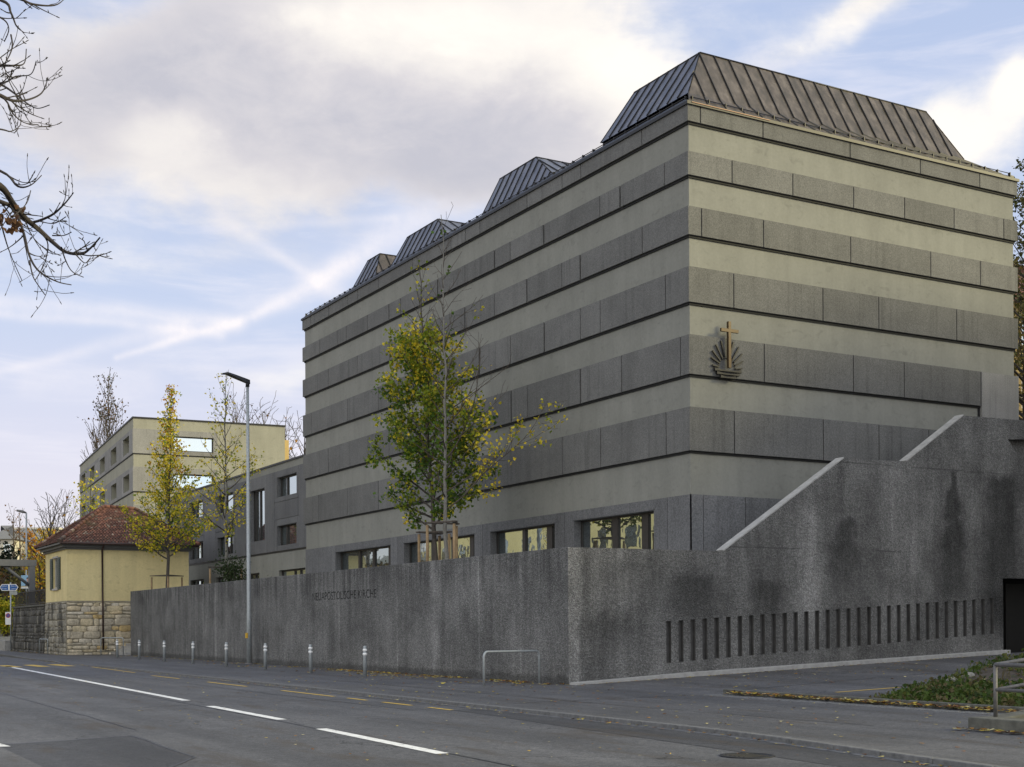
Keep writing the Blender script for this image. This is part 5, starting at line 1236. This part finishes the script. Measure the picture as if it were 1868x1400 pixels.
# background trees
bare = dict(r0=.28, limbs=40, h0=.22, h1=.96, lr=.14, seg=.7, jit=.09, trop=(.035, .03, .02), max=3, kids=(1.1, 1.0, .8), ang=(25, 60), ratio=.55, minlen=.45, rmin=.02, prof=lambda r, az: 5.6 * (1 - .5 * r), el=lambda r: 30 + 35 * r)
def btree(label, px, py, D, H, o, bm, leaf_fn=None, size=.25, seed=1, name='bare_tree', group='trees behind the buildings'):
    top = at(px, py, D); return tree(name, label, (top.x, top.y, top.z - H), H, o, bm, leaf_fn=leaf_fn, leaf_size=size, seed=seed, group=group)
def few(cols, pr, cnt=(1, 2)):
    return lambda q, lv, f, rng: [(rng.choice(cnt), cols)] if rng.random() < pr else []
popl = dict(r0=.22, limbs=110, h0=.08, h1=.97, lr=.06, seg=.8, jit=.035, trop=(.10, .06, .05), max=2, kids=(1.3, .8), ang=(14, 30), ratio=.5, minlen=.45, rmin=.022, prof=lambda r, az: (3.5 + 5.0 * sin(pi * min(1, r + .15))) * (1 - .45 * r), el=lambda r: 66)
def poplar_leaf(q, lv, f, rng):
    return [(2, BROWN + [(.06, .07, .025)])] if rng.random() < (.38 if q.z > 22 else .05) else []
btree('tall columnar poplar with a few leaves at its tip behind the three-storey block', 197, 688, 148, 27, popl, M['bark_dark'], poplar_leaf, .24, 41, 'poplar_tree')
popl2 = dict(popl, prof=lambda r, az: 2.6 * (1 - .4 * r))
btree('shorter columnar poplar at the left end of the three-storey block', 175, 785, 150, 20, popl2, M['bark_dark'], poplar_leaf, .22, 42, 'poplar_tree')
btree('bare tree with orange leaves between the cream block and the church', 556, 770, 125, 19, bare, M['bark_black'], few(ORNG, .05), .3, 43)
btree('bare wide tree above the cream block roof, right of the lamp', 480, 750, 140, 20, bare, M['bark_twig'], few(BROWN, .03), .25, 44)
btree('fine bare tree crown behind the right end of the cream block', 520, 775, 145, 18, bare, M['bark_twig'], None, .25, 71)
btree('dark bare tree top just beside the lamp pole above the roof', 452, 738, 150, 21, dict(bare, prof=lambda r, az: 4.2 * (1 - .4 * r)), M['bark_black'], few(BROWN, .05), .25, 72)
btree('bare tree above the cream block roof, left of the lamp', 432, 742, 138, 21, dict(bare, el=lambda r: 50 + 20 * r), M['bark_twig'], few(BROWN, .08), .25, 45)
btree('yellow leaved tree rising behind the tiled house roof', 165, 884, 98, 12.5, dict(gk, r0=.15, limbs=46, prof=lambda r, az: 2.6 * (1 - .5 * r), el=lambda r: 42), M['bark_twig'], few(YELL + LIME, .62, (2, 3)), .16, 46, 'birch_tree')
btree('tall thin half bare tree above the distant houses', 25, 928, 170, 17, dict(bare, prof=lambda r, az: 2.9 * (1 - .3 * r), limbs=22), M['bark_twig'], few(BROWN, .4, (1, 2)), .22, 47)
btree('thin tree standing close to the distant lamp', 36, 934, 172, 16, dict(bare, prof=lambda r, az: 2.6 * (1 - .3 * r), limbs=20), M['bark_twig'], few(BROWN + ORNG, .35, (1, 2)), .22, 48)
btree('bare spreading tree just left of the tiled roof', 92, 930, 130, 13, dict(bare, prof=lambda r, az: 5.2 * (1 - .4 * r)), M['bark_twig'], few(ORNG, .03), .25, 49)
btree('bare tree between distant lamp and tiled roof', 118, 920, 160, 15, bare, M['bark_twig'], None, .25, 50)
def full(cols, cnt=(3, 4, 5)): return lambda q, lv, f, rng: [(rng.choice(cnt), cols)]
lush = dict(bare, limbs=24, max=2, kids=(1.0, .8), seg=.7, prof=lambda r, az: 3.6 * (1 - .45 * r), el=lambda r: 25 + 30 * r)
btree('orange autumn tree behind the distant cream houses', 50, 975, 210, 12, lush, M['bark_twig'], full(ORNG), .42, 51, 'autumn_tree')
btree('orange autumn tree right of the distant cream houses', 84, 972, 205, 12, lush, M['bark_twig'], full(ORNG + YELL), .42, 52, 'autumn_tree')
btree('rust coloured autumn tree at the left picture edge', 5, 982, 215, 12, lush, M['bark_twig'], full(ORNG + BROWN), .42, 53, 'autumn_tree')
btree('dark evergreen tree above the grey steel portal', 16, 1003, 128, 9.5, dict(lush, prof=lambda r, az: 3.0 * (1 - .55 * r)), M['bark_black'], full([(.012, .022, .012), (.02, .032, .016)], (5, 6, 7)), .34, 54, 'evergreen_tree')
btree('golden bush tree left of the yellow house wall', 72, 1010, 112, 7.5, dict(lush, prof=lambda r, az: 2.6 * (1 - .4 * r), h0=.1), M['bark_twig'], full(YELL + ORNG + [(.16, .15, .03)], (3, 4)), .24, 55, 'autumn_tree')
btree('olive green tree behind the poster', 40, 1045, 118, 6.5, dict(lush, prof=lambda r, az: 3.0 * (1 - .4 * r), h0=.1), M['bark_twig'], full([(.12, .12, .03), (.18, .15, .03)], (3, 4)), .24, 56, 'autumn_tree')
btree('reddish bush tree behind the direction sign', 8, 1052, 122, 6, dict(lush, prof=lambda r, az: 2.8 * (1 - .4 * r), h0=.1), M['bark_twig'], full([(.16, .08, .03), (.13, .10, .03)], (3, 4)), .24, 57, 'autumn_tree')
shrub('hedge_bush', 'yellow green bush below the direction sign', at(8, 1160, 108) * 1.0, 1.9, 3.6, .17, 2600, YELL + LIME + LIME, 58, 'bush')
shrub('hedge_bush', 'mottled brown bush behind the bar railing', (2.2, 66, 3.1), 2.4, 3.0, .16, 1800, [(.16, .13, .03), (.20, .14, .03), (.10, .09, .03)], 59, 'bush')
for px, py, D, lab, sd, cols in ((1885, 300, 78, 'tallest dark tree cut by the right picture edge', 63, [(.035, .045, .016), (.07, .075, .022)]), (1868, 345, 70, 'dark leafed tree at the right edge beside the church', 61, [(.035, .04, .014), (.06, .065, .02), (.09, .08, .022)]),
                          (1862, 480, 64, 'mottled brown green tree before the ochre house at the right edge', 62, [(.04, .05, .015), (.09, .08, .02), (.12, .085, .025)])):
    btree(lab, px + 8, py, D, 17.5 if sd == 61 else 13.0, dict(lush, limbs=44, prof=lambda r, az: 2.7 * (1 - .35 * r), kids=(1.3, 1.0)), M['bark_black'], full(cols, (5, 6, 8)), .17, sd, 'leafy_tree', 'trees right of the church')

# overhanging tree beside the camera: its trunk stands just outside the left edge
DT = 12.5
def tp(px, py, dz=0.0): return at(px, py, DT + dz)
ot = thing('overhanging_tree', 'bare black-twigged tree reaching in from the top left corner', 'tree', at(-420, 1440, DT + 1.5).xy.to_3d())
rng = random.Random(77); tm_ = MB(); base = Vector((*at(-420, 1440, DT + 1.5).xy, 0))
stem = [base - UPV * .2, base + Vector((.1, .1, 3.0)), base + Vector((.0, .25, 5.5)), base + Vector((.2, .3, 8)), base + Vector((.1, .2, 11))]
def stem_at(f): x = f * 4; k = min(int(x), 3); return stem[k].lerp(stem[k + 1], x - k)
cs_ = [stem_at(k / 24) + Vector((.05 * sin(k * .9), .05 * cos(k * .7), 0)) for k in range(25)]
tm_.tube(cs_, [.30 - .07 * min(1, k / 3) - .185 * k / 24 for k in range(25)], 10)
def zz(x, y): return (x / 2.5, y / 2.5)
LIMBS = [([(-500, 700), (-160, 780), (0, 850), (60, 930), (120, 1000), (180, 1050), (240, 1105), (300, 1150), (370, 1158), (410, 1135), (455, 1085)], .040),
 ([(-420, 820), (0, 920), (70, 970), (135, 1015), (230, 985), (290, 935), (335, 880)], .024), ([(60, 950), (80, 985), (110, 1070), (135, 1170), (180, 1240), (260, 1285), (325, 1300)], .018),
 ([(-500, 380), (-100, 400), (0, 435), (60, 460), (130, 455), (190, 425), (215, 370)], .022), ([(-100, 360), (0, 385), (70, 430), (120, 470), (170, 495), (225, 480)], .014), ([(-300, 300), (0, 300), (60, 300), (110, 290), (120, 225)], .014),
 ([(-300, -60), (0, 0), (50, 60), (75, 120), (110, 150)], .018), ([(-200, -30), (60, -10), (150, 20), (250, 25), (300, -10)], .016), ([(-300, 690), (0, 780), (80, 850), (140, 845), (190, 800)], .016), ([(150, 1030), (215, 1100), (210, 1180), (190, 1230), (160, 1280)], .009),
 ([(-200, 420), (0, 440), (60, 520), (110, 560), (175, 570)], .012), ([(-200, 360), (0, 380), (70, 350), (140, 340), (165, 280)], .012), ([(-200, 560), (0, 590), (50, 600), (90, 575), (95, 545)], .010), ([(280, 1130), (300, 1190), (330, 1240), (380, 1265)], .008),
 ([(0, 1000), (30, 1110), (60, 1190), (100, 1280)], .009), ([(135, 1190), (150, 1260), (180, 1310), (205, 1345)], .008), ([(-150, 30), (0, 80), (40, 130), (20, 190)], .011), ([(50, 160), (55, 220), (20, 290), (-40, 330)], .009), ([(340, 1155), (385, 1200), (412, 1180)], .007), ([(240, 1075), (290, 1075), (325, 1060)], .007),
 ([(60, 990), (120, 930), (140, 870)], .007), ([(180, 1010), (245, 1020), (300, 990)], .006)]
def curve_pts(P, n=5):
    out = []
    for i in range(len(P) - 1):
        p0, p1, p2, p3 = P[max(i - 1, 0)], P[i], P[i + 1], P[min(i + 2, len(P) - 1)]
        for k in range(n):
            t = k / n; out.append(.5 * ((2 * p1) + (p2 - p0) * t + (2 * p0 - 5 * p1 + 4 * p2 - p3) * t * t + (3 * p1 - p0 - 3 * p2 + p3) * t ** 3))
    out.append(P[-1]); return out
def twig(p, d, L, r, lv):
    n = max(4, int(L / .035)); pts = [p.copy()]; rad = [r]; curl = rng.uniform(.02, .09) * 1.2
    for k in range(n):
        d = (d + Vector((rng.gauss(0, .07), rng.gauss(0, .07), rng.gauss(0, .07) + curl))).normalized(); p = p + d * (L / n); pts.append(p.copy()); rad.append(max(r * (1 - .6 * k / n), .0026))
        if lv < 2 and rng.random() < .11: twig(p.copy(), (d + Vector((rng.gauss(0, .6), rng.gauss(0, .6), rng.gauss(0, .5)))).normalized(), L * rng.uniform(.3, .6), r * .75, lv + 1)
        elif rng.random() < .10: tm_.tube([p, p + Vector((rng.gauss(0, .01), rng.gauss(0, .01), .022))], [.0055, .003], 4)
    tm_.tube(pts, rad, 4, 0, cap=False)
    tm_.tube([p, p + d * .03], [.006, .003], 4)
for P, r in LIMBS:
    root_ = P[0][0] < 0
    ph = rng.uniform(0, 6.28); amp = rng.uniform(.3, 1.2)
    pts = curve_pts([tp(*zz(x, y), amp * sin(ph + k * .5) if True else 0) for k, (x, y) in enumerate(P)]); n = len(pts)
    rad = [max(r * (1 - .82 * k / (n - 1)), .0045) for k in range(n)]
    tm_.tube(pts, rad, 6, 0, cap=False)
    if root_:       # carried back to the trunk
        zt_ = max(2.4, pts[0].z - rng.uniform(.5, 1.3)); s_ = stem_at(min(.97, max(.2, (zt_ + .2) / 11.2))); md = s_.lerp(pts[0], .5) + UPV * rng.uniform(-.1, .25)
        cv = curve_pts([s_, md, pts[0], pts[min(5, n - 1)]], 6)[:13]; m_ = len(cv)
        tm_.tube(cv, [r * 1.9 + (r - r * 1.9) * k / (m_ - 1) for k in range(m_)], 7, 0, cap=False)
    for k in range(4, n - 1):
        if rng.random() < .34:
            d = (pts[k + 1] - pts[k]).normalized(); d = (d * .8 + Vector((rng.gauss(0, .6), rng.gauss(0, .6), rng.gauss(-.05, .55)))).normalized()
            twig(pts[k].copy(), d, rng.uniform(.10, .40), min(rad[k] * .6, .008), 0)
so_ = dict(seg=.3, jit=.08, trop=(.05, .03, .02), max=3, kids=(1.2, 1.3, 1.0), ang=(25, 60), ratio=.55, minlen=.2, rmin=.004, bare=.2)
for k in range(13):      # the rest of the crown, on the side away from the street scene
    f = .45 + .55 * k / 12; q = stem_at(f); a_ = rng.uniform(-1.1, 1.1); d = (-RGT * cos(a_) + FWD * sin(a_) * .8 + UPV * rng.uniform(.3, 1.0)).normalized()
    grow(tm_, [], rng, q, d, rng.uniform(2.0, 3.6) * (1.25 - f * .6), .05, 0, so_)
tm_.build('trunk', [M['bark_black'], M['bark_black']], ot, fix=False)
lf = MB(); lf.c = []
for k in range(55):
    q = tp(rng.uniform(-12, 36), rng.gauss(402, 12), rng.gauss(0, .3)); leaf_mesh(lf, q, .06, rng, vary(rng, [(.07, .035, .018), (.10, .05, .02)]), up=1.2)
lf.build('dry_leaves', M['leaf_dry'], ot, fix=False)

# ------------------------------------------------------------------ distant houses on the hill
def box_house(name, label, c, w, d_, h, wallm, roofm, rows=2, cols=4, pitched=False, rot=YAW * -1, inset=.25):
    t = thing(name, label, 'house', c, rot=rot)
    P = lambda u, v, w_: (u, -w_, v); hs = []
    for r in range(rows):
        for k in range(cols):
            u = -w / 2 + (k + .5) * w / cols; z = (r + .32) * h / rows; hs.append((u - w / cols * .3, u + w / cols * .3, z, z + h / rows * .48))
    b = MB(); holed(b, P, -w / 2, w / 2, 0, h, hs, inset); b.poly([(-w / 2, 0, 0), (-w / 2, d_, 0), (-w / 2, d_, h), (-w / 2, 0, h)]); b.poly([(w / 2, 0, 0), (w / 2, d_, 0), (w / 2, d_, h), (w / 2, 0, h)]); b.poly([(-w / 2, d_, 0), (w / 2, d_, 0), (w / 2, d_, h), (-w / 2, d_, h)])
    b.build('wall', wallm, t, fix=False, local=True)
    b = MB(); e = .5
    if pitched:
        E_ = [Vector((-w / 2 - e, -e, h)), Vector((w / 2 + e, -e, h)), Vector((w / 2 + e, d_ + e, h)), Vector((-w / 2 - e, d_ + e, h))]; k = d_ / 2; R_ = [Vector((-w / 2 + k, d_ / 2, h + d_ * .38)), Vector((w / 2 - k, d_ / 2, h + d_ * .38))]
        b.poly([E_[0], E_[1], R_[1], R_[0]]); b.poly([E_[1], E_[2], R_[1]]); b.poly([E_[2], E_[3], R_[0], R_[1]]); b.poly([E_[3], E_[0], R_[0]]); b.poly(E_)
    else: b.box(-w / 2 - e, w / 2 + e, -e, d_ + e, h, h + .35)
    b.build('roof', roofm, t, local=True)
    for hh_ in hs: window(t, P, hh_[0] + .01, hh_[1] - .01, hh_[2] + .01, hh_[3] - .01, -inset * .6, [((hh_[0] + hh_[1]) / 2, .06)], .07, M['glass'], M['whitepost'], local=True)
    return t
q = at(66, 1022, 235); box_house('hillside_house', 'distant sunny cream house with flat roof between tiled roof and lamp', (q.x, q.y, q.z), 7.5, 8, 5.4, M['whitewall'], M['whitewall'], 2, 4)
q = at(30, 1022, 225); box_house('hillside_house', 'distant pale house with long grey roof above the steel beam', (q.x, q.y, q.z), 8.5, 7, 3.0, M['whitewall'], M['roofgrey'], 1, 4, True)
q = at(0, 1025, 200); box_house('hillside_house', 'distant white house cut by the left picture edge', (q.x, q.y, q.z), 4, 6, 3.4, M['whitewall'], M['roofgrey'], 1, 2, True)
q = at(1890, 1010, 74); box_house('ochre_house', 'ochre yellow house behind the trees at the right edge', (q.x, q.y, q.z), 7.5, 9, 14, M['yellowwall2'], M['tile'], 4, 3, True)
# houses across the street seen in window reflections, and an added unseen one that shades the stair wall
def big_house(label, x0, x1, y0, y1, h, m, face):
    t = thing('street_house', label, 'house', ((x0 + x1) / 2, (y0 + y1) / 2, 0)); b = MB(); b.box(x0, x1, y0, y1, -.4, h); b.build('wall', m, t)
    b = MB(); e = .6; zx = (x0 + x1) / 2
    E_ = [(x0 - e, y0 - e, h), (x1 + e, y0 - e, h), (x1 + e, y1 + e, h), (x0 - e, y1 + e, h)]; k = (x1 - x0) / 2
    R_ = [(zx, y0 + k, h + k * .25), (zx, y1 - k, h + k * .25)]
    b.poly([E_[0], E_[1], R_[0]]); b.poly([E_[1], E_[2], R_[1], R_[0]]); b.poly([E_[2], E_[3], R_[1]]); b.poly([E_[3], E_[0], R_[0], R_[1]]); b.poly(E_); b.build('roof', M['roofgrey'], t)
    for k in range(int((y1 - y0) / 4)):
        y = y0 + 2 + k * 4
        for z in (1.2, 4.4, 7.6):
            if z + 1.8 < h:
                w_ = MB(); xx = x1 if face > 0 else x0; w_.box(xx - .02, xx + .06, y - .75, y + .75, z, z + 1.7); w_.build('window', M['glass'], t)
    return t
big_house('yellow house across the street mirrored in the church windows', -36, -26, 36, 90, 11.0, M['palewall'], 1)
big_house('ochre house across the street mirrored in the wing windows', -38, -27, 94, 150, 8.5, M['yellowwall2'], 1)
big_house('added unseen tall house right of the driveway, put there to shade the stair wall', 25, 46, -36, -7, 18.0, M['whitewall'], -1)

st_ = dict(bare, r0=.2, limbs=26, prof=lambda r, az: 3.4 * (1 - .45 * r), h0=.3)
for y_, lab, sd in ((62, 'bare street tree across the road mirrored in the nearest church window', 81), (74, 'bare street tree across the road mirrored in the second church window', 82), (86, 'bare street tree across the road mirrored in the farther church windows', 83)):
    tree('street_tree', lab, (-23.5, y_, 0), 10.5, st_, M['bark_twig'], leaf_fn=few(YELL + GREEN, .25, (1, 2)), leaf_size=.2, seed=sd, group='street trees across the road')

# ------------------------------------------------------------------ planting bed and block with handrail
bed = MB(); n = 26
def bedz(u, v): return .02 + .16 * smooth(u * 6) * smooth((1 - v) * 6)
def inbed(s, t):   # s along the driveway edge outwards, t across
    x = .42 + s * 15.6; yb = -10.9 + s * 8.6; y = yb - t * (7.5 + s * 9)
    return x, y, pz(x, y) + (.10 + .45 * smooth(s * 2.4)) * smooth(t * 7) * smooth(s * 12 + .15) + .05 * mnoise.noise((x * .9, y * .9, 0))
for i in range(n + 1):
    for j in range(n + 1): bed.v.append(inbed(i / n, j / n))
for i in range(n):
    for j in range(n): bed.f.append((i * (n + 1) + j, i * (n + 1) + j + 1, (i + 1) * (n + 1) + j + 1, (i + 1) * (n + 1) + j)); bed.m.append(0); bed.sm.append(True)
tag(bed.build('planting_bed', M['soil'], fix=True), kind='structure')
kb2 = MB()
ys2 = lin(-6.25, -15.0, 9)
for k, (a, c) in enumerate(zip(ys2[:-1], ys2[1:])):
    kb2.box(.26, .40, c + .006, a - .006, -.2, .14)
for k in range(6): kb2.box(.42 + k * .5, .90 + k * .5, -6.39, -6.25, -.2, .10 + .016 * k) if False else None
tag(kb2.build('bed_kerb', M['oldcast'], bevel=.012), kind='structure')
# cobbled edging strip along the bed kerb
cb = MB(); rng = random.Random(5)
for y in lin(-6.4, -15.4, 66):
    for x in (-.02, -.16, -.30): cb.box(x - .06, x + .06, y - .058, y + .058, -.1, .03 + rng.uniform(-.006, .006))
tag(cb.build('cobble_strip', M['kerb'], bevel=.01), kind='structure')
blk = MB(); bx, by = -3.13, -16.34
blk.hexa([(bx, by, -.1), (bx, by - 9, -.1), (bx + 1.2, by - 9, -.1), (bx + 1.2, by, -.1), (bx, by, .2), (bx, by - 9, .2), (bx + .45, by - 9, .22), (bx + .45, by, .22)])
blk = MB(); blk.box(bx, bx + .40, by - 9, by, -.1, .205); blk.hexa([(bx + .40, by - .35, -.1), (bx + 8, by - .35, -.1), (bx + 8, by - .02, -.1), (bx + .40, by - .02, -.1), (bx + .40, by - .35, .20), (bx + 8, by - .35, .85), (bx + 8, by - .02, .85), (bx + .40, by - .02, .20)])
tag(blk.build('concrete_block', M['oldcast'], loc=(bx, by, 0), bevel=.015), 'low mossy concrete block carrying the handrail at the lower right', 'low wall')
hr = thing('handrail', 'weathered steel tube handrail with two bars on the low concrete block', 'handrail', (bx + .35, by - .22, .2))
cp = Vector((bx + .36, by - .22, .2)); H1, H2 = .80, .42
b = MB(); b.tube([cp, cp + UPV * H1], .032, 10); b.build('post', M['galv_dark'], hr)
b = MB(); b.tube([cp + Vector((0, -9, H1)), cp + UPV * H1], .032, 10); b.tube([cp + UPV * H1, cp + Vector((7.5, 0, H1 + .70))], .032, 10); b.build('top_rail', M['galv_dark'], hr)
b = MB(); b.tube([cp + Vector((0, -9, H2)), cp + UPV * H2], .027, 9); b.tube([cp + UPV * H2, cp + Vector((7.5, 0, H2 + .70))], .027, 9); b.build('lower_rail', M['galv_dark'], hr)
# grass and weeds on the bed
gr = MB(); gr.c = []; rng = random.Random(9)
G = [(.05, .085, .015), (.07, .105, .02), (.035, .06, .012), (.11, .12, .03), (.12, .10, .045)]
def blade_(p, h, col, lean=.35):
    a = rng.uniform(0, 6.28); d = Vector((cos(a), sin(a), 0)); w_ = d.cross(UPV) * h * .035 + d * .0; i = len(gr.v); m1 = p + UPV * h * .55 + d * h * lean * .35; t = p + UPV * h * .9 + d * h * lean
    gr.v += [tuple(p - w_), tuple(p + w_), tuple(m1 + w_ * .8), tuple(m1 - w_ * .8), tuple(t)]; gr.f += [(i, i + 1, i + 2, i + 3), (i + 3, i + 2, i + 4)]; gr.m += [0, 0]; gr.sm += [False, False]
    k = rng.uniform(.7, 1.3); gr.c += [(col[0] * k, col[1] * k, col[2] * k)] * 5
tufts = []
for k in range(900):
    s_, t_ = rng.random() ** 1.15, rng.random() ** 1.5; x, y, z = inbed(s_, t_)
    if mnoise.noise((x * .55, y * .55, 3.1)) < -.12 and not (s_ < .16): continue
    tufts.append((x, y, z, s_))
for k in range(420):
    s_, t_ = rng.random() * .17, rng.random() * .45; x, y, z = inbed(s_, t_); tufts.append((x, y, z, 0))
for x, y, z, s_ in tufts:
    hgt = rng.uniform(.07, .17) if s_ < .2 else rng.uniform(.08, .30); c = rng.choice(G)
    if rng.random() < .55:
        for _ in range(14): leaf_mesh(gr, Vector((x + rng.gauss(0, .10), y + rng.gauss(0, .10), z + abs(rng.gauss(.05, .06)))), rng.uniform(.05, .11), rng, c, up=-.3)
        continue
    for _ in range(12): blade_(Vector((x + rng.gauss(0, .09), y + rng.gauss(0, .09), z - .02)), hgt * rng.uniform(.6, 1.2), c, rng.uniform(.2, .7))
tag(gr.build('grass', M['leaf'], fix=False), kind='stuff')
for i, (s_, t_, r) in enumerate(((.20, .10, .17), (.235, .12, .15), (.30, .06, .16), (.16, .22, .12), (.26, .30, .2))):
    x, y, z = inbed(s_, t_); b = MB(); rr = random.Random(i); k = 10; lv = 6
    for a in range(lv + 1):
        for c_ in range(k):
            th, ph = pi * a / lv, 2 * pi * c_ / k; q = Vector((sin(th) * cos(ph), sin(th) * sin(ph), cos(th) * .62)); q *= r * (1 + .35 * mnoise.noise(q * 1.7 + Vector((i * 5, 0, 0)))); b.v.append(tuple(Vector((x, y, z + r * .05)) + q))
    for a in range(lv):
        for c_ in range(k): b.f.append((a * k + c_, a * k + (c_ + 1) % k, (a + 1) * k + (c_ + 1) % k, (a + 1) * k + c_)); b.m.append(0); b.sm.append(False)
    tag(b.build('rock', M['rockgrey'], loc=(x, y, z)), ['pale grey rock among the weeds nearest the driveway', 'rounded pale rock touching its neighbour in the bed', 'flat pale rock high on the planted bed', 'small pale rock at the kerb of the bed', 'largest pale rock under the handrail'][i], 'rock', 'rocks in the planted bed')

# fallen leaves
fl = MB(); fl.c = []; rng = random.Random(12)
FC = [(.44, .30, .03), (.26, .11, .03), (.13, .065, .03), (.50, .40, .07), (.50, .45, .25), (.085, .05, .03), (.30, .15, .03), (.40, .34, .12)]
def litter(x, y, z, s_):
    a = rng.uniform(0, 6.28); i = len(fl.v); n = 6; c = rng.choice(FC); k = rng.uniform(.7, 1.2); tilt = rng.uniform(.05, .6); b_ = rng.uniform(0, 6.28)
    for q in range(n):
        t = 2 * pi * q / n + a; rr = s_ * (1 if q % 2 else .55) * rng.uniform(.8, 1.2); dx, dy = rr * cos(t), rr * sin(t)
        fl.v.append((x + dx, y + dy, z + .006 + abs(dx * cos(b_) + dy * sin(b_)) * tilt)); fl.c.append((c[0] * k, c[1] * k, c[2] * k))
    fl.f.append(tuple(range(i, i + n))); fl.m.append(0); fl.sm.append(False)
for k in range(1900):
    y = rng.uniform(-.2, 46) if rng.random() < .4 else rng.uniform(.2, 17); x = -abs(rng.gauss(0, .22 if rng.random() < .5 else 1.1)) - .04
    if mnoise.noise((x * .5, y * .45, 2.2)) > -.18 + .35 * rng.random(): litter(x, y, pz(max(x, -6), y), rng.uniform(.03, .08))
for k in range(420): y = rng.uniform(-22, 45); x = kerbx(y) - .03 - abs(rng.gauss(0, .12)); litter(x, y, RZ + .01, rng.uniform(.02, .05))
for k in range(380): x, y = rng.uniform(-5.8, .2), rng.uniform(-19, 12); litter(x, y, pz(x, y), rng.uniform(.02, .055))
for k in range(520):
    y = rng.uniform(-6.6, -15.2); x = .22 - abs(rng.gauss(0, .11)); litter(x, y, .045 + rng.uniform(0, .05), rng.uniform(.035, .085))
for k in range(160): y = rng.uniform(by - 5, by + .1); litter(bx - .05 - abs(rng.gauss(0, .12)), y, .03, rng.uniform(.03, .07))
for k in range(260): x = rng.uniform(.2, 16); litter(x, -.38 - abs(rng.gauss(0, .15)), zslope(x) - .02, rng.uniform(.025, .05))
for k in range(200): x, y = rng.uniform(.5, 12), rng.uniform(-6, -.5); litter(x, y, pz(x, y) + .005, rng.uniform(.02, .06))
for k in range(330): x, y = rng.uniform(-13, -6.5), rng.uniform(-20, 34); litter(x, y, RZ + .005, rng.uniform(.015, .04))
for k in range(140): s_, t_ = rng.random() * .5, rng.random() * .6; x, y, z = inbed(s_, t_); litter(x, y, z + .02, rng.uniform(.04, .09))
for k in range(160): litter(-3.0 - abs(rng.gauss(0, .2)), rng.uniform(52, 70), .01, rng.uniform(.03, .06))
tag(fl.build('fallen_leaves', M['leaf_dry'], fix=False), kind='stuff')
